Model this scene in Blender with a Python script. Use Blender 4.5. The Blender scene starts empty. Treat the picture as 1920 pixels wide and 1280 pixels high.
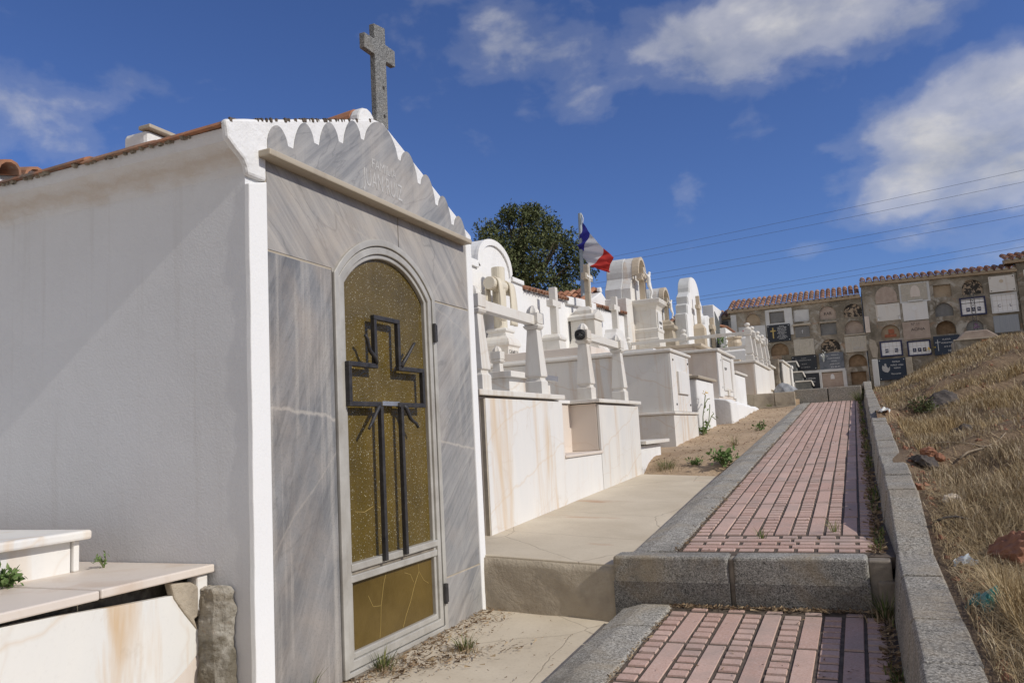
import bpy, bmesh, math, random
from mathutils import Vector, Matrix
R = math.radians
S = bpy.context.scene
COL = S.collection
rnd = random.Random(7)

# ------------------------------------------------------------------ camera
cam = bpy.data.objects.new('camera', bpy.data.cameras.new('camera'))
COL.objects.link(cam)
cam.data.lens = 28.0
cam.data.sensor_width = 36.0
cam.data.clip_start = 0.05
cam.data.clip_end = 3000
yaw, pitch, roll = R(-23.2), R(6.76), R(-3.09)
fw = Vector((math.sin(yaw) * math.cos(pitch), math.cos(yaw) * math.cos(pitch), math.sin(pitch)))
rt = Vector((math.cos(yaw), -math.sin(yaw), 0))
up = rt.cross(fw)
rt, up = rt * math.cos(roll) + up * math.sin(roll), up * math.cos(roll) - rt * math.sin(roll)
cam.matrix_world = Matrix(((rt.x, up.x, -fw.x, 0), (rt.y, up.y, -fw.y, 0), (rt.z, up.z, -fw.z, 0), (0, 0, 0, 1)))
S.camera = cam
S.view_settings.view_transform = 'Standard'
S.view_settings.look = 'None'
S.view_settings.exposure = 0.12
S.view_settings.gamma = 1.0

# ------------------------------------------------------------------ sun
SUN = Vector((1.0, -0.043, 0.72)).normalized()
sun = bpy.data.objects.new('sun', bpy.data.lights.new('sun', 'SUN'))
COL.objects.link(sun)
sun.data.energy = 2.9
sun.data.angle = R(0.53)
sun.data.color = (1.0, 0.955, 0.885)
sun.rotation_euler = SUN.to_track_quat('Z', 'Y').to_euler()


# ------------------------------------------------------------------ node helper
class NT:
    def __init__(s, tree):
        s.t = tree

    def n(s, kind, **kw):
        nd = s.t.nodes.new(kind)
        for k, v in kw.items():
            setattr(nd, k, v)
        return nd

    def link(s, a, b):
        if isinstance(a, (int, float)):
            b.default_value = a
        elif isinstance(a, tuple):
            b.default_value = a if len(a) == len(b.default_value) else a + (1.0,)
        else:
            s.t.links.new(a, b)

    def coord(s, which='Object'):
        return s.n('ShaderNodeTexCoord').outputs[which]

    def mapping(s, v, scale=(1, 1, 1), rot=(0, 0, 0), loc=(0, 0, 0)):
        m = s.n('ShaderNodeMapping')
        s.link(v, m.inputs[0])
        m.inputs['Scale'].default_value = scale
        m.inputs['Rotation'].default_value = rot
        m.inputs['Location'].default_value = loc
        return m.outputs[0]

    def noise(s, v, scale, detail=4, rough=0.55, dist=0.0, col=False):
        m = s.n('ShaderNodeTexNoise')
        s.link(v, m.inputs['Vector'])
        m.inputs['Scale'].default_value = scale
        m.inputs['Detail'].default_value = detail
        m.inputs['Roughness'].default_value = rough
        m.inputs['Distortion'].default_value = dist
        return m.outputs['Color' if col else 'Fac']

    def voro(s, v, scale, out='Distance', feature='F1', rand=1.0):
        m = s.n('ShaderNodeTexVoronoi', feature=feature)
        s.link(v, m.inputs['Vector'])
        m.inputs['Scale'].default_value = scale
        m.inputs['Randomness'].default_value = rand
        return m.outputs[out]

    def wave(s, v, scale, dist=3, detail=3, dscale=1.0, prof='SIN', axis='X'):
        m = s.n('ShaderNodeTexWave', wave_profile=prof, bands_direction=axis)
        s.link(v, m.inputs['Vector'])
        m.inputs['Scale'].default_value = scale
        m.inputs['Distortion'].default_value = dist
        m.inputs['Detail'].default_value = detail
        m.inputs['Detail Scale'].default_value = dscale
        return m.outputs['Fac']

    def ramp(s, f, pts, interp='LINEAR'):
        m = s.n('ShaderNodeValToRGB')
        m.color_ramp.interpolation = interp
        el = m.color_ramp.elements
        while len(el) < len(pts):
            el.new(0.5)
        for e, (p, c) in zip(el, pts):
            e.position = p
            c = (c, c, c) if isinstance(c, (int, float)) else c
            e.color = tuple(c) + (1.0,)
        s.link(f, m.inputs[0])
        return m.outputs[0]

    def mix(s, f, a, b, mode='MIX'):
        m = s.n('ShaderNodeMix', data_type='RGBA', blend_type=mode)
        s.link(f, m.inputs[0])
        s.link(a, m.inputs[6])
        s.link(b, m.inputs[7])
        return m.outputs[2]

    def math(s, op, a, b=0.0, c=0.0, clamp=False):
        m = s.n('ShaderNodeMath', operation=op, use_clamp=clamp)
        s.link(a, m.inputs[0])
        s.link(b, m.inputs[1])
        s.link(c, m.inputs[2])
        return m.outputs[0]

    def vmath(s, op, a, b=(0, 0, 0)):
        m = s.n('ShaderNodeVectorMath', operation=op)
        s.link(a, m.inputs[0])
        s.link(b, m.inputs[1])
        return m.outputs['Value' if op in ('DOT_PRODUCT', 'LENGTH') else 'Vector']

    def xyz(s, v):
        m = s.n('ShaderNodeSeparateXYZ')
        s.link(v, m.inputs[0])
        return m.outputs

    def island(s):
        return s.n('ShaderNodeNewGeometry').outputs['Random Per Island']

    def objrand(s):
        return s.n('ShaderNodeObjectInfo').outputs['Random']

    def bump(s, h, strength=0.3, dist=0.01):
        m = s.n('ShaderNodeBump')
        m.inputs['Strength'].default_value = strength
        m.inputs['Distance'].default_value = dist
        s.link(h, m.inputs['Height'])
        return m.outputs[0]


def mat(name, fn):
    m = bpy.data.materials.new(name)
    m.use_nodes = True
    t = NT(m.node_tree)
    b = m.node_tree.nodes['Principled BSDF']
    b.inputs['Roughness'].default_value = 0.8
    b.inputs['Specular IOR Level'].default_value = 0.25
    fn(t, b)
    return m


def setc(t, b, col, nrm=None, rough=None):
    t.link(col, b.inputs['Base Color'])
    if nrm is not None:
        t.link(nrm, b.inputs['Normal'])
    if rough is not None:
        t.link(rough, b.inputs['Roughness'])


# ------------------------------------------------------------------ world: blue sky with drifting clouds
F = 1493.33


def pix_dir(px, py):
    d = fw + rt * ((px - 960) / F) - up * ((py - 640) / F)
    return d.normalized()


def make_world():
    w = bpy.data.worlds.new('World')
    S.world = w
    w.use_nodes = True
    t = NT(w.node_tree)
    bg = w.node_tree.nodes['Background']
    sky = t.n('ShaderNodeTexSky', sky_type='NISHITA')
    sky.sun_disc = False
    sky.sun_elevation = math.asin(SUN.z)
    sky.sun_rotation = math.atan2(SUN.x, SUN.y)
    sky.altitude = 300
    sky.air_density = 1.0
    sky.dust_density = 0.35
    sky.ozone_density = 3.0
    d = t.coord('Generated')
    d = t.vmath('NORMALIZE', d)
    # cloud patches: (direction, half angle across, half angle high, weight)
    patches = [((1480, 60), .22, .075, 1.05), ((1600, 20), .16, .07, 1.0), ((1010, 85), .10, .06, .78),
               ((1100, 195), .06, .05, .62), ((1045, 135), .075, .065, .70), ((1330, 90), .10, .06, .8), ((1790, 250), .13, .085, 1.15), ((1910, 190), .11, .08, 1.05),
               ((1700, 350), .09, .045, .95), ((1880, 330), .1, .07, 1.0), ((210, 140), .22, .07, .42), ((40, 215), .17, .08, .62), ((340, 110), .09, .05, .36),
               ((1275, 370), .03, .055, .36), ((1410, 225), .06, .045, .52), ((1700, 458), .045, .022, .62),
               ((1520, 468), .05, .02, .48), ((700, -60), .3, .05, .3), ((2100, 300), .2, .16, 1.0)]
    behind = [((0.3, -1, .45), 1.3, .6, 1.5), ((-1, -.55, .5), .8, .5, 1.4), ((.9, -.2, .75), .6, .4, 1.1), ((.1, .1, 1), .5, .35, .6)]  # unseen clouds added out of view to fill the shade with neutral light
    tot = None
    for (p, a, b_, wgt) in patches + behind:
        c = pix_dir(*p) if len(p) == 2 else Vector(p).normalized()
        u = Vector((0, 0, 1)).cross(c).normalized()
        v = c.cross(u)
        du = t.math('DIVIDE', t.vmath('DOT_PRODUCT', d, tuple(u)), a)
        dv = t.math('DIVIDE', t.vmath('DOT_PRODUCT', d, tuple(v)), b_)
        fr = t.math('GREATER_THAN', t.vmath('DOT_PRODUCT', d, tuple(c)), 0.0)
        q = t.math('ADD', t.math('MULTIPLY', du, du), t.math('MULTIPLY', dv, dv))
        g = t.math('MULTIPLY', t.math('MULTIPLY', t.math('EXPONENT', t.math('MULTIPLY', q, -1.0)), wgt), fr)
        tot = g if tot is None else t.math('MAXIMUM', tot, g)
    n1 = t.noise(t.mapping(d, (1, 1, 1.7)), 6.0, 7, 0.54, 0.2)
    n2 = t.noise(t.mapping(d, (1, 1, 1.5), loc=(3, 1, 2)), 18.0, 5, 0.55, 0.3)
    nn = t.math('ADD', t.math('MULTIPLY', n1, 1.5), t.math('MULTIPLY', n2, 0.5))
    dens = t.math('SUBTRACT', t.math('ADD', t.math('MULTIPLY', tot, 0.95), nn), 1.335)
    # cloud cover from density, the added unseen fill patches included
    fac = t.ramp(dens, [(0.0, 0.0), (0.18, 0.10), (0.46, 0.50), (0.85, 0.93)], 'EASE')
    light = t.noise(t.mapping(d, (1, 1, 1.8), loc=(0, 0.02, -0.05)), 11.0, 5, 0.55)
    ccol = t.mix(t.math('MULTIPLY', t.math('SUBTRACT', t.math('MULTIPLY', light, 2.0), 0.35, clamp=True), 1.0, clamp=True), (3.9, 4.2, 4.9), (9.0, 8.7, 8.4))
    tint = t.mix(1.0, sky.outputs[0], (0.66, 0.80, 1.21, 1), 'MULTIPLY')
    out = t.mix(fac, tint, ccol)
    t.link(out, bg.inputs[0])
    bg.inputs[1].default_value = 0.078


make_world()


# ------------------------------------------------------------------ materials
def stucco(name, base, grime=0.12, bscale=70, bstr=0.35, warm=(0.62, 0.55, 0.45), streak=0.0):
    def fn(t, b):
        v = t.coord()
        n = t.noise(v, 1.3, 6, 0.6)
        f = t.math('MULTIPLY', t.ramp(n, [(0.48, 0), (0.75, 1)]), grime)
        c = t.mix(f, base, warm)
        n2 = t.noise(t.mapping(v, (7, 7, 0.5)), 2.0, 5, 0.6)
        c = t.mix(t.math('MULTIPLY', t.ramp(n2, [(0.55, 0), (0.8, 1)]), streak), c, (0.45, 0.42, 0.37))
        sp = t.noise(v, 38, 3, 0.7)
        c = t.mix(t.math('MULTIPLY', t.ramp(sp, [(0.72, 0), (0.80, 1)]), 0.25 + grime), c, (0.36, 0.31, 0.26))
        h = t.math('ADD', t.noise(v, bscale, 3, 0.6), t.math('MULTIPLY', t.noise(v, 6, 3), 1.6))
        setc(t, b, c, t.bump(h, bstr, 0.006), 0.85)
    return mat(name, fn)


M = {}
M['white'] = stucco('white_stucco', (0.78, 0.77, 0.75), 0.3, 60, 0.5, (0.58, 0.54, 0.48), 0.22)
M['white_band'] = stucco('white_band_paint', (0.80, 0.795, 0.78), 0.05, 110, 0.25)
M['white_rough'] = stucco('white_lime_rough', (0.76, 0.755, 0.74), 0.4, 26, 0.8, (0.5, 0.47, 0.42), 0.35)
M['white_gable'] = stucco('white_lime_weathered', (0.76, 0.755, 0.745), 0.55, 34, 0.9, (0.50, 0.46, 0.40), 0.3)
M['white_old'] = stucco('white_lime_old', (0.62, 0.62, 0.60), 0.6, 40, 0.6, (0.42, 0.41, 0.39), 0.5)


def side_wall(t, b):
    v = t.coord()
    Z = t.math('SUBTRACT', t.xyz(v)[2], 1.08)
    n = t.noise(v, 1.6, 5, 0.6)
    c = t.mix(t.math('MULTIPLY', t.ramp(n, [(0.42, 0), (0.72, 1)]), 0.22), (0.70, 0.70, 0.70), (0.5, 0.485, 0.465))
    pt = t.noise(t.mapping(v, (1, 1, 1.4), loc=(4, 0, 2)), 0.9, 3, 0.5, 0.6)
    c = t.mix(t.math('MULTIPLY', t.ramp(pt, [(0.50, 0), (0.515, 1)]), 0.07), c, (0.5, 0.5, 0.5))
    dr = t.noise(t.mapping(v, (9, 9, 0.35)), 2.0, 5, 0.6)
    c = t.mix(t.math('MULTIPLY', t.ramp(dr, [(0.56, 0), (0.74, 1)]), 0.20), c, (0.42, 0.38, 0.33))
    hc = t.voro(t.mix(0.10, v, t.noise(v, 3, 4, col=True)), 0.7, 'Distance', 'DISTANCE_TO_EDGE')
    c = t.mix(t.math('MULTIPLY', t.ramp(hc, [(0, 1), (0.003, 0)]), 0.0), c, (0.3, 0.27, 0.24))
    # rusty water line under the eave, damp foot of the wall
    zz = t.math('ADD', Z, t.math('MULTIPLY', t.noise(t.mapping(v, (1.5, 1, 4)), 3, 5, 0.65), 0.16))
    line = t.ramp(zz, [(0.0, 0), (0.40, 0), (0.5, 1), (0.56, 0.7), (0.62, 0)])
    m = t.n('ShaderNodeMapRange')
    t.link(zz, m.inputs[0])
    m.inputs[1].default_value = 0.94
    m.inputs[2].default_value = 1.62
    line = t.ramp(m.outputs[0], [(0.40, 0), (0.46, 0.3), (0.515, 1), (0.55, 0.5), (0.63, 0.0)])
    c = t.mix(t.math('MULTIPLY', line, 0.5), c, (0.50, 0.39, 0.28))
    m2 = t.n('ShaderNodeMapRange')
    t.link(t.math('ADD', Z, t.math('MULTIPLY', n, 0.6)), m2.inputs[0])
    m2.inputs[1].default_value = 0.25
    m2.inputs[2].default_value = -0.55
    c = t.mix(t.math('MULTIPLY', m2.outputs[0], 0.45), c, (0.33, 0.29, 0.27))
    sp = t.noise(v, 30, 3, 0.7)
    c = t.mix(t.math('MULTIPLY', t.ramp(sp, [(0.74, 0), (0.8, 1)]), 0.4), c, (0.3, 0.25, 0.2))
    h = t.math('ADD', t.noise(v, 95, 3, 0.65), t.math('MULTIPLY', t.noise(v, 9, 3), 1.2))
    setc(t, b, c, t.bump(h, 0.5, 0.006), 0.8)


M['side_wall'] = mat('shaded_stucco_with_rust_line', side_wall)


def marble(name, light, dark, rot, scale=2.2, beige=0.35, vein=0.4, dirt=0.5, rain=0.25, beigecol=(0.52, 0.43, 0.34), gain=1.0):
    def fn(t, b):
        v0 = t.coord()
        v = t.mapping(v0, (1, 1, 1), rot)
        w = t.noise(t.mapping(v, (0.35, 0.35, 9)), scale, 6, 0.7, 0.5)
        n = t.noise(t.mapping(v, (0.8, 0.8, 2.2)), 1.6, 8, 0.65, 0.8)
        f = t.math('ADD', t.math('MULTIPLY', w, 0.6), t.math('MULTIPLY', n, 0.5))
        c = t.mix(t.ramp(f, [(0.40, 0), (0.64, 1)]), dark, light)
        # thin vein lines
        vv = t.noise(t.mapping(v, (0.8, 0.8, 3.2), loc=(2, 1, 0)), 1.5, 4, 0.5, 0.8)
        ln = t.ramp(t.math('ABSOLUTE', t.math('SUBTRACT', vv, 0.52)), [(0.0, 1), (0.018, 0)])
        c = t.mix(t.math('MULTIPLY', ln, vein), c, tuple(x * 0.55 for x in dark))
        v3 = t.noise(t.mapping(v0, (1, 1, 1), (0.7, 0, 0), (5, 3, 1)), 0.9, 2, 0.4, 0.3)
        l3 = t.ramp(t.math('ABSOLUTE', t.math('SUBTRACT', v3, 0.5)), [(0.0, 1), (0.006, 0)])
        c = t.mix(t.math('MULTIPLY', l3, 0.0), c, (0.62, 0.58, 0.5))
        Yc, Zc = t.xyz(v0)[1], t.xyz(v0)[2]
        wob = t.math('MULTIPLY', t.math('SUBTRACT', t.noise(v0, 4.0, 4, 0.6), 0.5), 0.10)
        for (zz, sl) in ((1.135, -0.13), (1.50, 0.9), (0.52, 1.1), (2.05, -0.35)):
            dd = t.math('SUBTRACT', t.math('ADD', Zc, wob), t.math('ADD', t.math('MULTIPLY', Yc, sl), zz))
            lk = t.ramp(t.math('ABSOLUTE', dd), [(0.0, 1), (0.004, 0.8), (0.010, 0)])
            c = t.mix(t.math('MULTIPLY', lk, 0.55 if sl < 0 and zz < 1.2 else 0.25), c, (0.55, 0.50, 0.43))
        nb = t.noise(v0, 2.1, 5, 0.6, 0.4)
        c = t.mix(t.math('MULTIPLY', t.ramp(nb, [(0.42, 0), (0.72, 1)]), beige), c, beigecol)
        rn = t.noise(t.mapping(v0, (9, 9, 0.35)), 1.6, 4, 0.6)
        c = t.mix(t.math('MULTIPLY', t.ramp(rn, [(0.5, 0), (0.75, 1)]), rain), c, (0.55, 0.51, 0.45))
        gr = t.noise(v0, 140, 2, 0.7)
        c = t.mix(t.math('MULTIPLY', t.ramp(gr, [(0.5, 0), (0.75, 1)]), dirt * 0.3), c, tuple(x * 0.7 for x in dark))
        h = t.math('ADD', t.noise(v0, 120, 2), t.math('MULTIPLY', n, 0.5))
        setc(t, b, c, t.bump(h, 0.12, 0.003), t.ramp(nb, [(0.3, 0.38), (0.7, 0.6)]))
        b.inputs['Specular IOR Level'].default_value = 0.4
    return mat(name, fn)


M['marble_grey'] = marble('grey_veined_marble', (0.37, 0.36, 0.345), (0.185, 0.188, 0.192), (R(-40), 0, 0), 2.0, 0.35, 0.35, 0.8, 0.3)
M['marble_beige'] = marble('beige_grey_marble', (0.42, 0.39, 0.35), (0.225, 0.22, 0.215), (R(44), 0, 0), 2.6, 0.5, 0.4, 0.6, 0.1, (0.42, 0.345, 0.27))
M['marble_worn'] = marble('worn_grey_marble', (0.27, 0.265, 0.26), (0.12, 0.124, 0.13), (R(-62), 0, 0), 1.6, 0.55, 0.3, 1.2, 0.75, (0.40, 0.33, 0.265))


def white_marble(name, base, stain=0.5, blue=0.3, streak=0.6, tan=(0.56, 0.41, 0.27), rough=0.5):
    def fn(t, b):
        v = t.coord()
        n = t.noise(t.mapping(v, (1.2, 1.2, 0.45), (0.25, 0.15, 0)), 1.7, 5, 0.6, 0.5)
        c = t.mix(t.math('MULTIPLY', t.ramp(n, [(0.40, 0), (0.7, 1)]), blue), base, tuple(x * k for x, k in zip(base, (0.80, 0.84, 0.90))))
        s1 = t.noise(t.mapping(v, (2.4, 2.4, 0.28), (0.1, 0.06, 0)), 1.6, 5, 0.62, 0.7)
        c = t.mix(t.math('MULTIPLY', t.ramp(s1, [(0.54, 0), (0.70, 1)]), streak), c, tan)
        s2 = t.noise(v, 3.0, 6, 0.7, 0.8)
        c = t.mix(t.math('MULTIPLY', t.ramp(s2, [(0.60, 0), (0.72, 1)]), stain * 0.45), c, (0.42, 0.31, 0.2))
        vn = t.noise(t.mapping(v, (1, 1, 1.4), (0.6, 0.3, 0.2)), 1.1, 3, 0.5, 0.5)
        ln = t.ramp(t.math('ABSOLUTE', t.math('SUBTRACT', vn, 0.5)), [(0.0, 1), (0.009, 0)])
        c = t.mix(t.math('MULTIPLY', ln, stain * 0.22), c, (0.55, 0.42, 0.30))
        sl = t.math('ADD', t.math('ADD', t.xyz(v)[2], t.math('MULTIPLY', t.xyz(v)[0], 0.42)), t.math('MULTIPLY', t.xyz(v)[1], -0.31))
        sv = t.math('FRACT', t.math('ADD', t.math('MULTIPLY', sl, 1.9), t.math('MULTIPLY', t.noise(v, 1.8, 4, 0.55), 0.55)))
        l2 = t.ramp(t.math('ABSOLUTE', t.math('SUBTRACT', sv, 0.5)), [(0.0, 1), (0.008, 0.6), (0.03, 0)])
        c = t.mix(t.math('MULTIPLY', l2, stain * 0.45), c, tan)
        gr = t.noise(v, 60, 4, 0.7)
        c = t.mix(t.math('MULTIPLY', t.ramp(gr, [(0.55, 0), (0.8, 1)]), 0.12), c, (0.38, 0.34, 0.3))
        setc(t, b, c, t.bump(gr, 0.12, 0.003), rough)
        b.inputs['Specular IOR Level'].default_value = 0.35
    return mat(name, fn)


M['marble_white'] = white_marble('white_marble_stained', (0.72, 0.69, 0.635), 0.9, 0.6, 0.7)
M['marble_tomb'] = white_marble('white_marble_tomb', (0.76, 0.735, 0.69), 0.8, 0.55, 0.75, (0.62, 0.46, 0.29))
M['marble_panel'] = white_marble('white_marble_panel_streaked', (0.74, 0.72, 0.67), 0.7, 0.5, 0.85, (0.58, 0.40, 0.22))
M['marble_top'] = white_marble('white_marble_slab_top', (0.68, 0.60, 0.52), 0.5, 0.2, 0.55, (0.55, 0.42, 0.31))
M['marble_cream'] = white_marble('cream_marble', (0.71, 0.675, 0.61), 0.6, 0.25, 0.5, (0.48, 0.37, 0.25))
M['marble_clean'] = white_marble('pale_marble', (0.76, 0.74, 0.70), 0.15, 0.3, 0.2)
M['limestone'] = white_marble('tan_limestone', (0.56, 0.47, 0.35), 0.6, 0.1, 0.5, (0.36, 0.27, 0.18))
M['drape_stone'] = white_marble('ivory_stone', (0.66, 0.60, 0.48), 0.15, 0.1, 0.2)
M['stone_weather'] = white_marble('weathered_stone', (0.45, 0.39, 0.30), 0.9, 0.3, 0.6, (0.25, 0.21, 0.16))


def agg(name, lo, hi, tan=0.3, sc=190, dark=0.55, tancol=(0.34, 0.27, 0.18)):
    def fn(t, b):
        v = t.coord()
        vo = t.voro(v, sc, 'Color')
        g = t.xyz(vo)[0]
        n = t.noise(v, sc * 0.5, 3, 0.7)
        f = t.math('ADD', t.math('MULTIPLY', g, 0.46), t.math('MULTIPLY', n, 0.62))
        c = t.ramp(f, [(0.26, tuple(x * 0.32 for x in lo)), (0.42, lo), (0.66, hi), (0.86, tuple(min(0.8, x * 1.6) for x in hi))])
        st = t.noise(v, 3.2, 6, 0.65, 0.5)
        c = t.mix(t.math('MULTIPLY', t.ramp(st, [(0.45, 0), (0.66, 1)]), tan), c, tancol)
        dk = t.noise(t.mapping(v, loc=(4, 2, 7)), 1.7, 8, 0.7)
        c = t.mix(t.math('MULTIPLY', t.ramp(dk, [(0.48, 0), (0.7, 1)]), dark), c, tuple(x * 0.45 for x in lo))
        setc(t, b, c, t.bump(t.math('ADD', g, t.math('MULTIPLY', n, 2)), 0.55, 0.004), 0.9)
    return mat(name, fn)


M['kerb'] = agg('kerb_aggregate', (0.25, 0.235, 0.205), (0.43, 0.405, 0.355), 0.55, 160, 0.6, (0.40, 0.33, 0.23))
M['kerb_wall'] = agg('kerb_wall_aggregate', (0.215, 0.198, 0.168), (0.385, 0.357, 0.305), 0.55, 170, 0.5, (0.36, 0.295, 0.21))
M['kerb_face'] = agg('kerb_step_aggregate', (0.23, 0.22, 0.195), (0.39, 0.37, 0.33), 0.75, 200, 0.6, (0.36, 0.285, 0.185))
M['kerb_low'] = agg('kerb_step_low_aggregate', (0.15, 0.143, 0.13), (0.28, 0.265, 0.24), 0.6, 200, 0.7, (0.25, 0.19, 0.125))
M['granite'] = agg('grey_granite', (0.13, 0.13, 0.127), (0.26, 0.26, 0.25), 0.25, 260, 0.3, (0.3, 0.26, 0.2))


def sandcon(t, b):
    v = t.coord()
    n = t.noise(v, 1.4, 7, 0.62, 0.4)
    c = t.mix(t.ramp(n, [(0.3, 0), (0.7, 1)]), (0.50, 0.425, 0.315), (0.63, 0.55, 0.425))
    g = t.noise(v, 55, 4, 0.7)
    c = t.mix(t.math('MULTIPLY', t.ramp(g, [(0.5, 0), (0.78, 1)]), 0.25), c, (0.27, 0.21, 0.14))
    red = t.noise(t.mapping(v, (0.6, 1.4, 1), loc=(3, 0, 0)), 2.2, 4, 0.5)
    c = t.mix(t.math('MULTIPLY', t.ramp(red, [(0.67, 0), (0.74, 1)]), 0.45), c, (0.42, 0.20, 0.10))
    ck = t.voro(t.mapping(t.mix(0.06, v, t.noise(v, 5, 4, col=True)), (1, 1, 1)), 0.85, 'Distance', 'DISTANCE_TO_EDGE')
    line = t.ramp(ck, [(0.0, 1), (0.004, 0)])
    c = t.mix(t.math('MULTIPLY', line, 0.55), c, (0.16, 0.12, 0.085))
    rg = t.wave(t.mapping(v, (1, 1, 1), (0, 0, 0.25)), 22, 0.4, 2)
    h = t.math('SUBTRACT', t.math('ADD', g, t.math('MULTIPLY', rg, 0.25)), t.math('MULTIPLY', line, 2))
    setc(t, b, c, t.bump(h, 0.3, 0.004), 0.9)


M['sand_concrete'] = mat('sandy_concrete', sandcon)


def stepcon(t, b):
    v = t.coord()
    n = t.noise(v, 3.2, 8, 0.65, 0.6)
    c = t.mix(t.ramp(n, [(0.3, 0), (0.7, 1)]), (0.36, 0.30, 0.225), (0.52, 0.45, 0.345))
    d = t.noise(t.mapping(v, loc=(2, 5, 1)), 2.3, 6, 0.6)
    c = t.mix(t.math('MULTIPLY', t.ramp(d, [(0.5, 0), (0.62, 1)]), 0.5), c, (0.18, 0.155, 0.13))
    h = t.math('ADD', t.math('MULTIPLY', n, 3), t.noise(v, 45, 4, 0.7))
    setc(t, b, c, t.bump(h, 0.7, 0.012), 0.95)


M['step_concrete'] = mat('rough_step_concrete', stepcon)


def pink(t, b):
    v = t.coord()
    r = t.island()
    g = t.noise(v, 95, 4, 0.8)
    c = t.mix(r, (0.50, 0.325, 0.26), (0.61, 0.425, 0.345))
    c = t.mix(t.math('MULTIPLY', t.ramp(g, [(0.52, 0), (0.68, 1)]), 0.6), c, (0.70, 0.58, 0.53))
    c = t.mix(t.math('MULTIPLY', t.ramp(g, [(0.33, 1), (0.45, 0)]), 0.5), c, (0.24, 0.155, 0.135))
    n = t.noise(v, 2.6, 6, 0.65)
    c = t.mix(t.math('MULTIPLY', t.ramp(n, [(0.45, 0), (0.66, 1)]), 0.65), c, (0.37, 0.30, 0.26))
    setc(t, b, c, t.bump(g, 0.4, 0.003), 0.85)


M['pink'] = mat('pink_paving', pink)


def simple(name, lo, hi, sc=8, rough=0.85, bstr=0.3, bsc=40, spec=0.25, metal=0.0):
    def fn(t, b):
        v = t.coord()
        n = t.noise(v, sc, 6, 0.65, 0.3)
        c = t.mix(t.ramp(n, [(0.3, 0), (0.7, 1)]), lo, hi)
        setc(t, b, c, t.bump(t.noise(v, bsc, 4, 0.7), bstr, 0.006), rough)
        b.inputs['Metallic'].default_value = metal
        b.inputs['Specular IOR Level'].default_value = spec
    return mat(name, fn)


M['grit'] = simple('dirt_in_joints', (0.065, 0.05, 0.038), (0.16, 0.125, 0.095), 14)
M['mortar_dark'] = simple('dark_mortar', (0.15, 0.125, 0.10), (0.34, 0.295, 0.23), 9, 0.95, 0.8, 30)
M['broken'] = simple('broken_mortar_gap_shade', (0.05, 0.042, 0.034), (0.26, 0.225, 0.165), 14, 0.95, 1.0, 30)  # broken mortar, its colour darkened to give the shadow gap under the slab
M['joint'] = simple('joint_mortar', (0.36, 0.31, 0.24), (0.48, 0.42, 0.33), 12)
M['alu'] = simple('weathered_aluminium', (0.36, 0.335, 0.29), (0.54, 0.52, 0.47), 5, 0.45, 0.08, 60, 0.5, 0.15)
M['iron'] = simple('black_iron', (0.018, 0.018, 0.02), (0.055, 0.05, 0.048), 22, 0.5, 0.3, 60, 0.4)
M['black_granite'] = simple('black_granite', (0.012, 0.014, 0.018), (0.03, 0.033, 0.042), 60, 0.3, 0.02, 60, 0.35)
M['blue_granite'] = simple('dark_blue_granite', (0.016, 0.026, 0.045), (0.036, 0.05, 0.078), 60, 0.35, 0.02, 60, 0.3)
M['grey_slate'] = simple('blue_grey_slate', (0.10, 0.115, 0.135), (0.19, 0.205, 0.23), 7, 0.5, 0.1)
M['grey_slab'] = simple('grey_slab', (0.15, 0.15, 0.145), (0.22, 0.215, 0.205), 7, 0.7, 0.1)
M['grey_dark'] = simple('dark_grey_stone', (0.10, 0.105, 0.105), (0.17, 0.175, 0.17), 9, 0.6, 0.2)
M['gold'] = simple('gold_paint', (0.42, 0.30, 0.10), (0.5, 0.38, 0.15), 10, 0.5)
M['letter_dark'] = simple('dark_lettering', (0.03, 0.03, 0.032), (0.06, 0.055, 0.05), 30)
M['letter_white'] = simple('white_lettering', (0.68, 0.68, 0.66), (0.78, 0.78, 0.76), 30)
M['letter_faded'] = simple('faded_lettering', (0.38, 0.37, 0.36), (0.56, 0.55, 0.53), 25)
M['letter_worn'] = simple('worn_lettering', (0.27, 0.265, 0.26), (0.47, 0.46, 0.44), 40)
M['letter_blue'] = simple('navy_tile', (0.02, 0.022, 0.06), (0.04, 0.045, 0.1), 20, 0.4)
M['silver'] = simple('silver_fitting', (0.5, 0.5, 0.5), (0.65, 0.65, 0.64), 20, 0.35, 0.05, 50, 0.5, 0.8)
M['pole'] = simple('galvanised_pole', (0.25, 0.29, 0.32), (0.36, 0.40, 0.42), 5, 0.5, 0.05, 50, 0.5, 0.3)
M['wire'] = simple('wire_grey', (0.10, 0.12, 0.16), (0.12, 0.14, 0.18), 1)
M['bark'] = simple('bark', (0.09, 0.065, 0.045), (0.17, 0.125, 0.09), 12, 0.95, 0.8, 30)
M['stem'] = simple('green_stem', (0.10, 0.13, 0.05), (0.18, 0.2, 0.08), 20)
M['twig'] = simple('dry_twig', (0.22, 0.17, 0.115), (0.42, 0.34, 0.25), 20)
M['red_rock'] = simple('red_brown_stone', (0.20, 0.09, 0.055), (0.36, 0.18, 0.11), 7, 0.95, 1.0, 18)
M['grey_rock'] = simple('grey_boulder', (0.16, 0.165, 0.175), (0.45, 0.455, 0.46), 6, 0.9, 0.9, 14)
M['dark_rock'] = simple('dark_stone', (0.05, 0.043, 0.04), (0.13, 0.11, 0.095), 7, 0.95, 1.0, 18)
M['brick_red'] = simple('red_brick', (0.30, 0.095, 0.05), (0.42, 0.17, 0.1), 14, 0.9)
M['tan_plaster'] = simple('tan_plaster', (0.33, 0.25, 0.165), (0.44, 0.345, 0.24), 5, 0.9)
M['pink_plaster'] = simple('pinkish_plaster', (0.36, 0.28, 0.225), (0.48, 0.39, 0.32), 5, 0.9)
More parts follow.
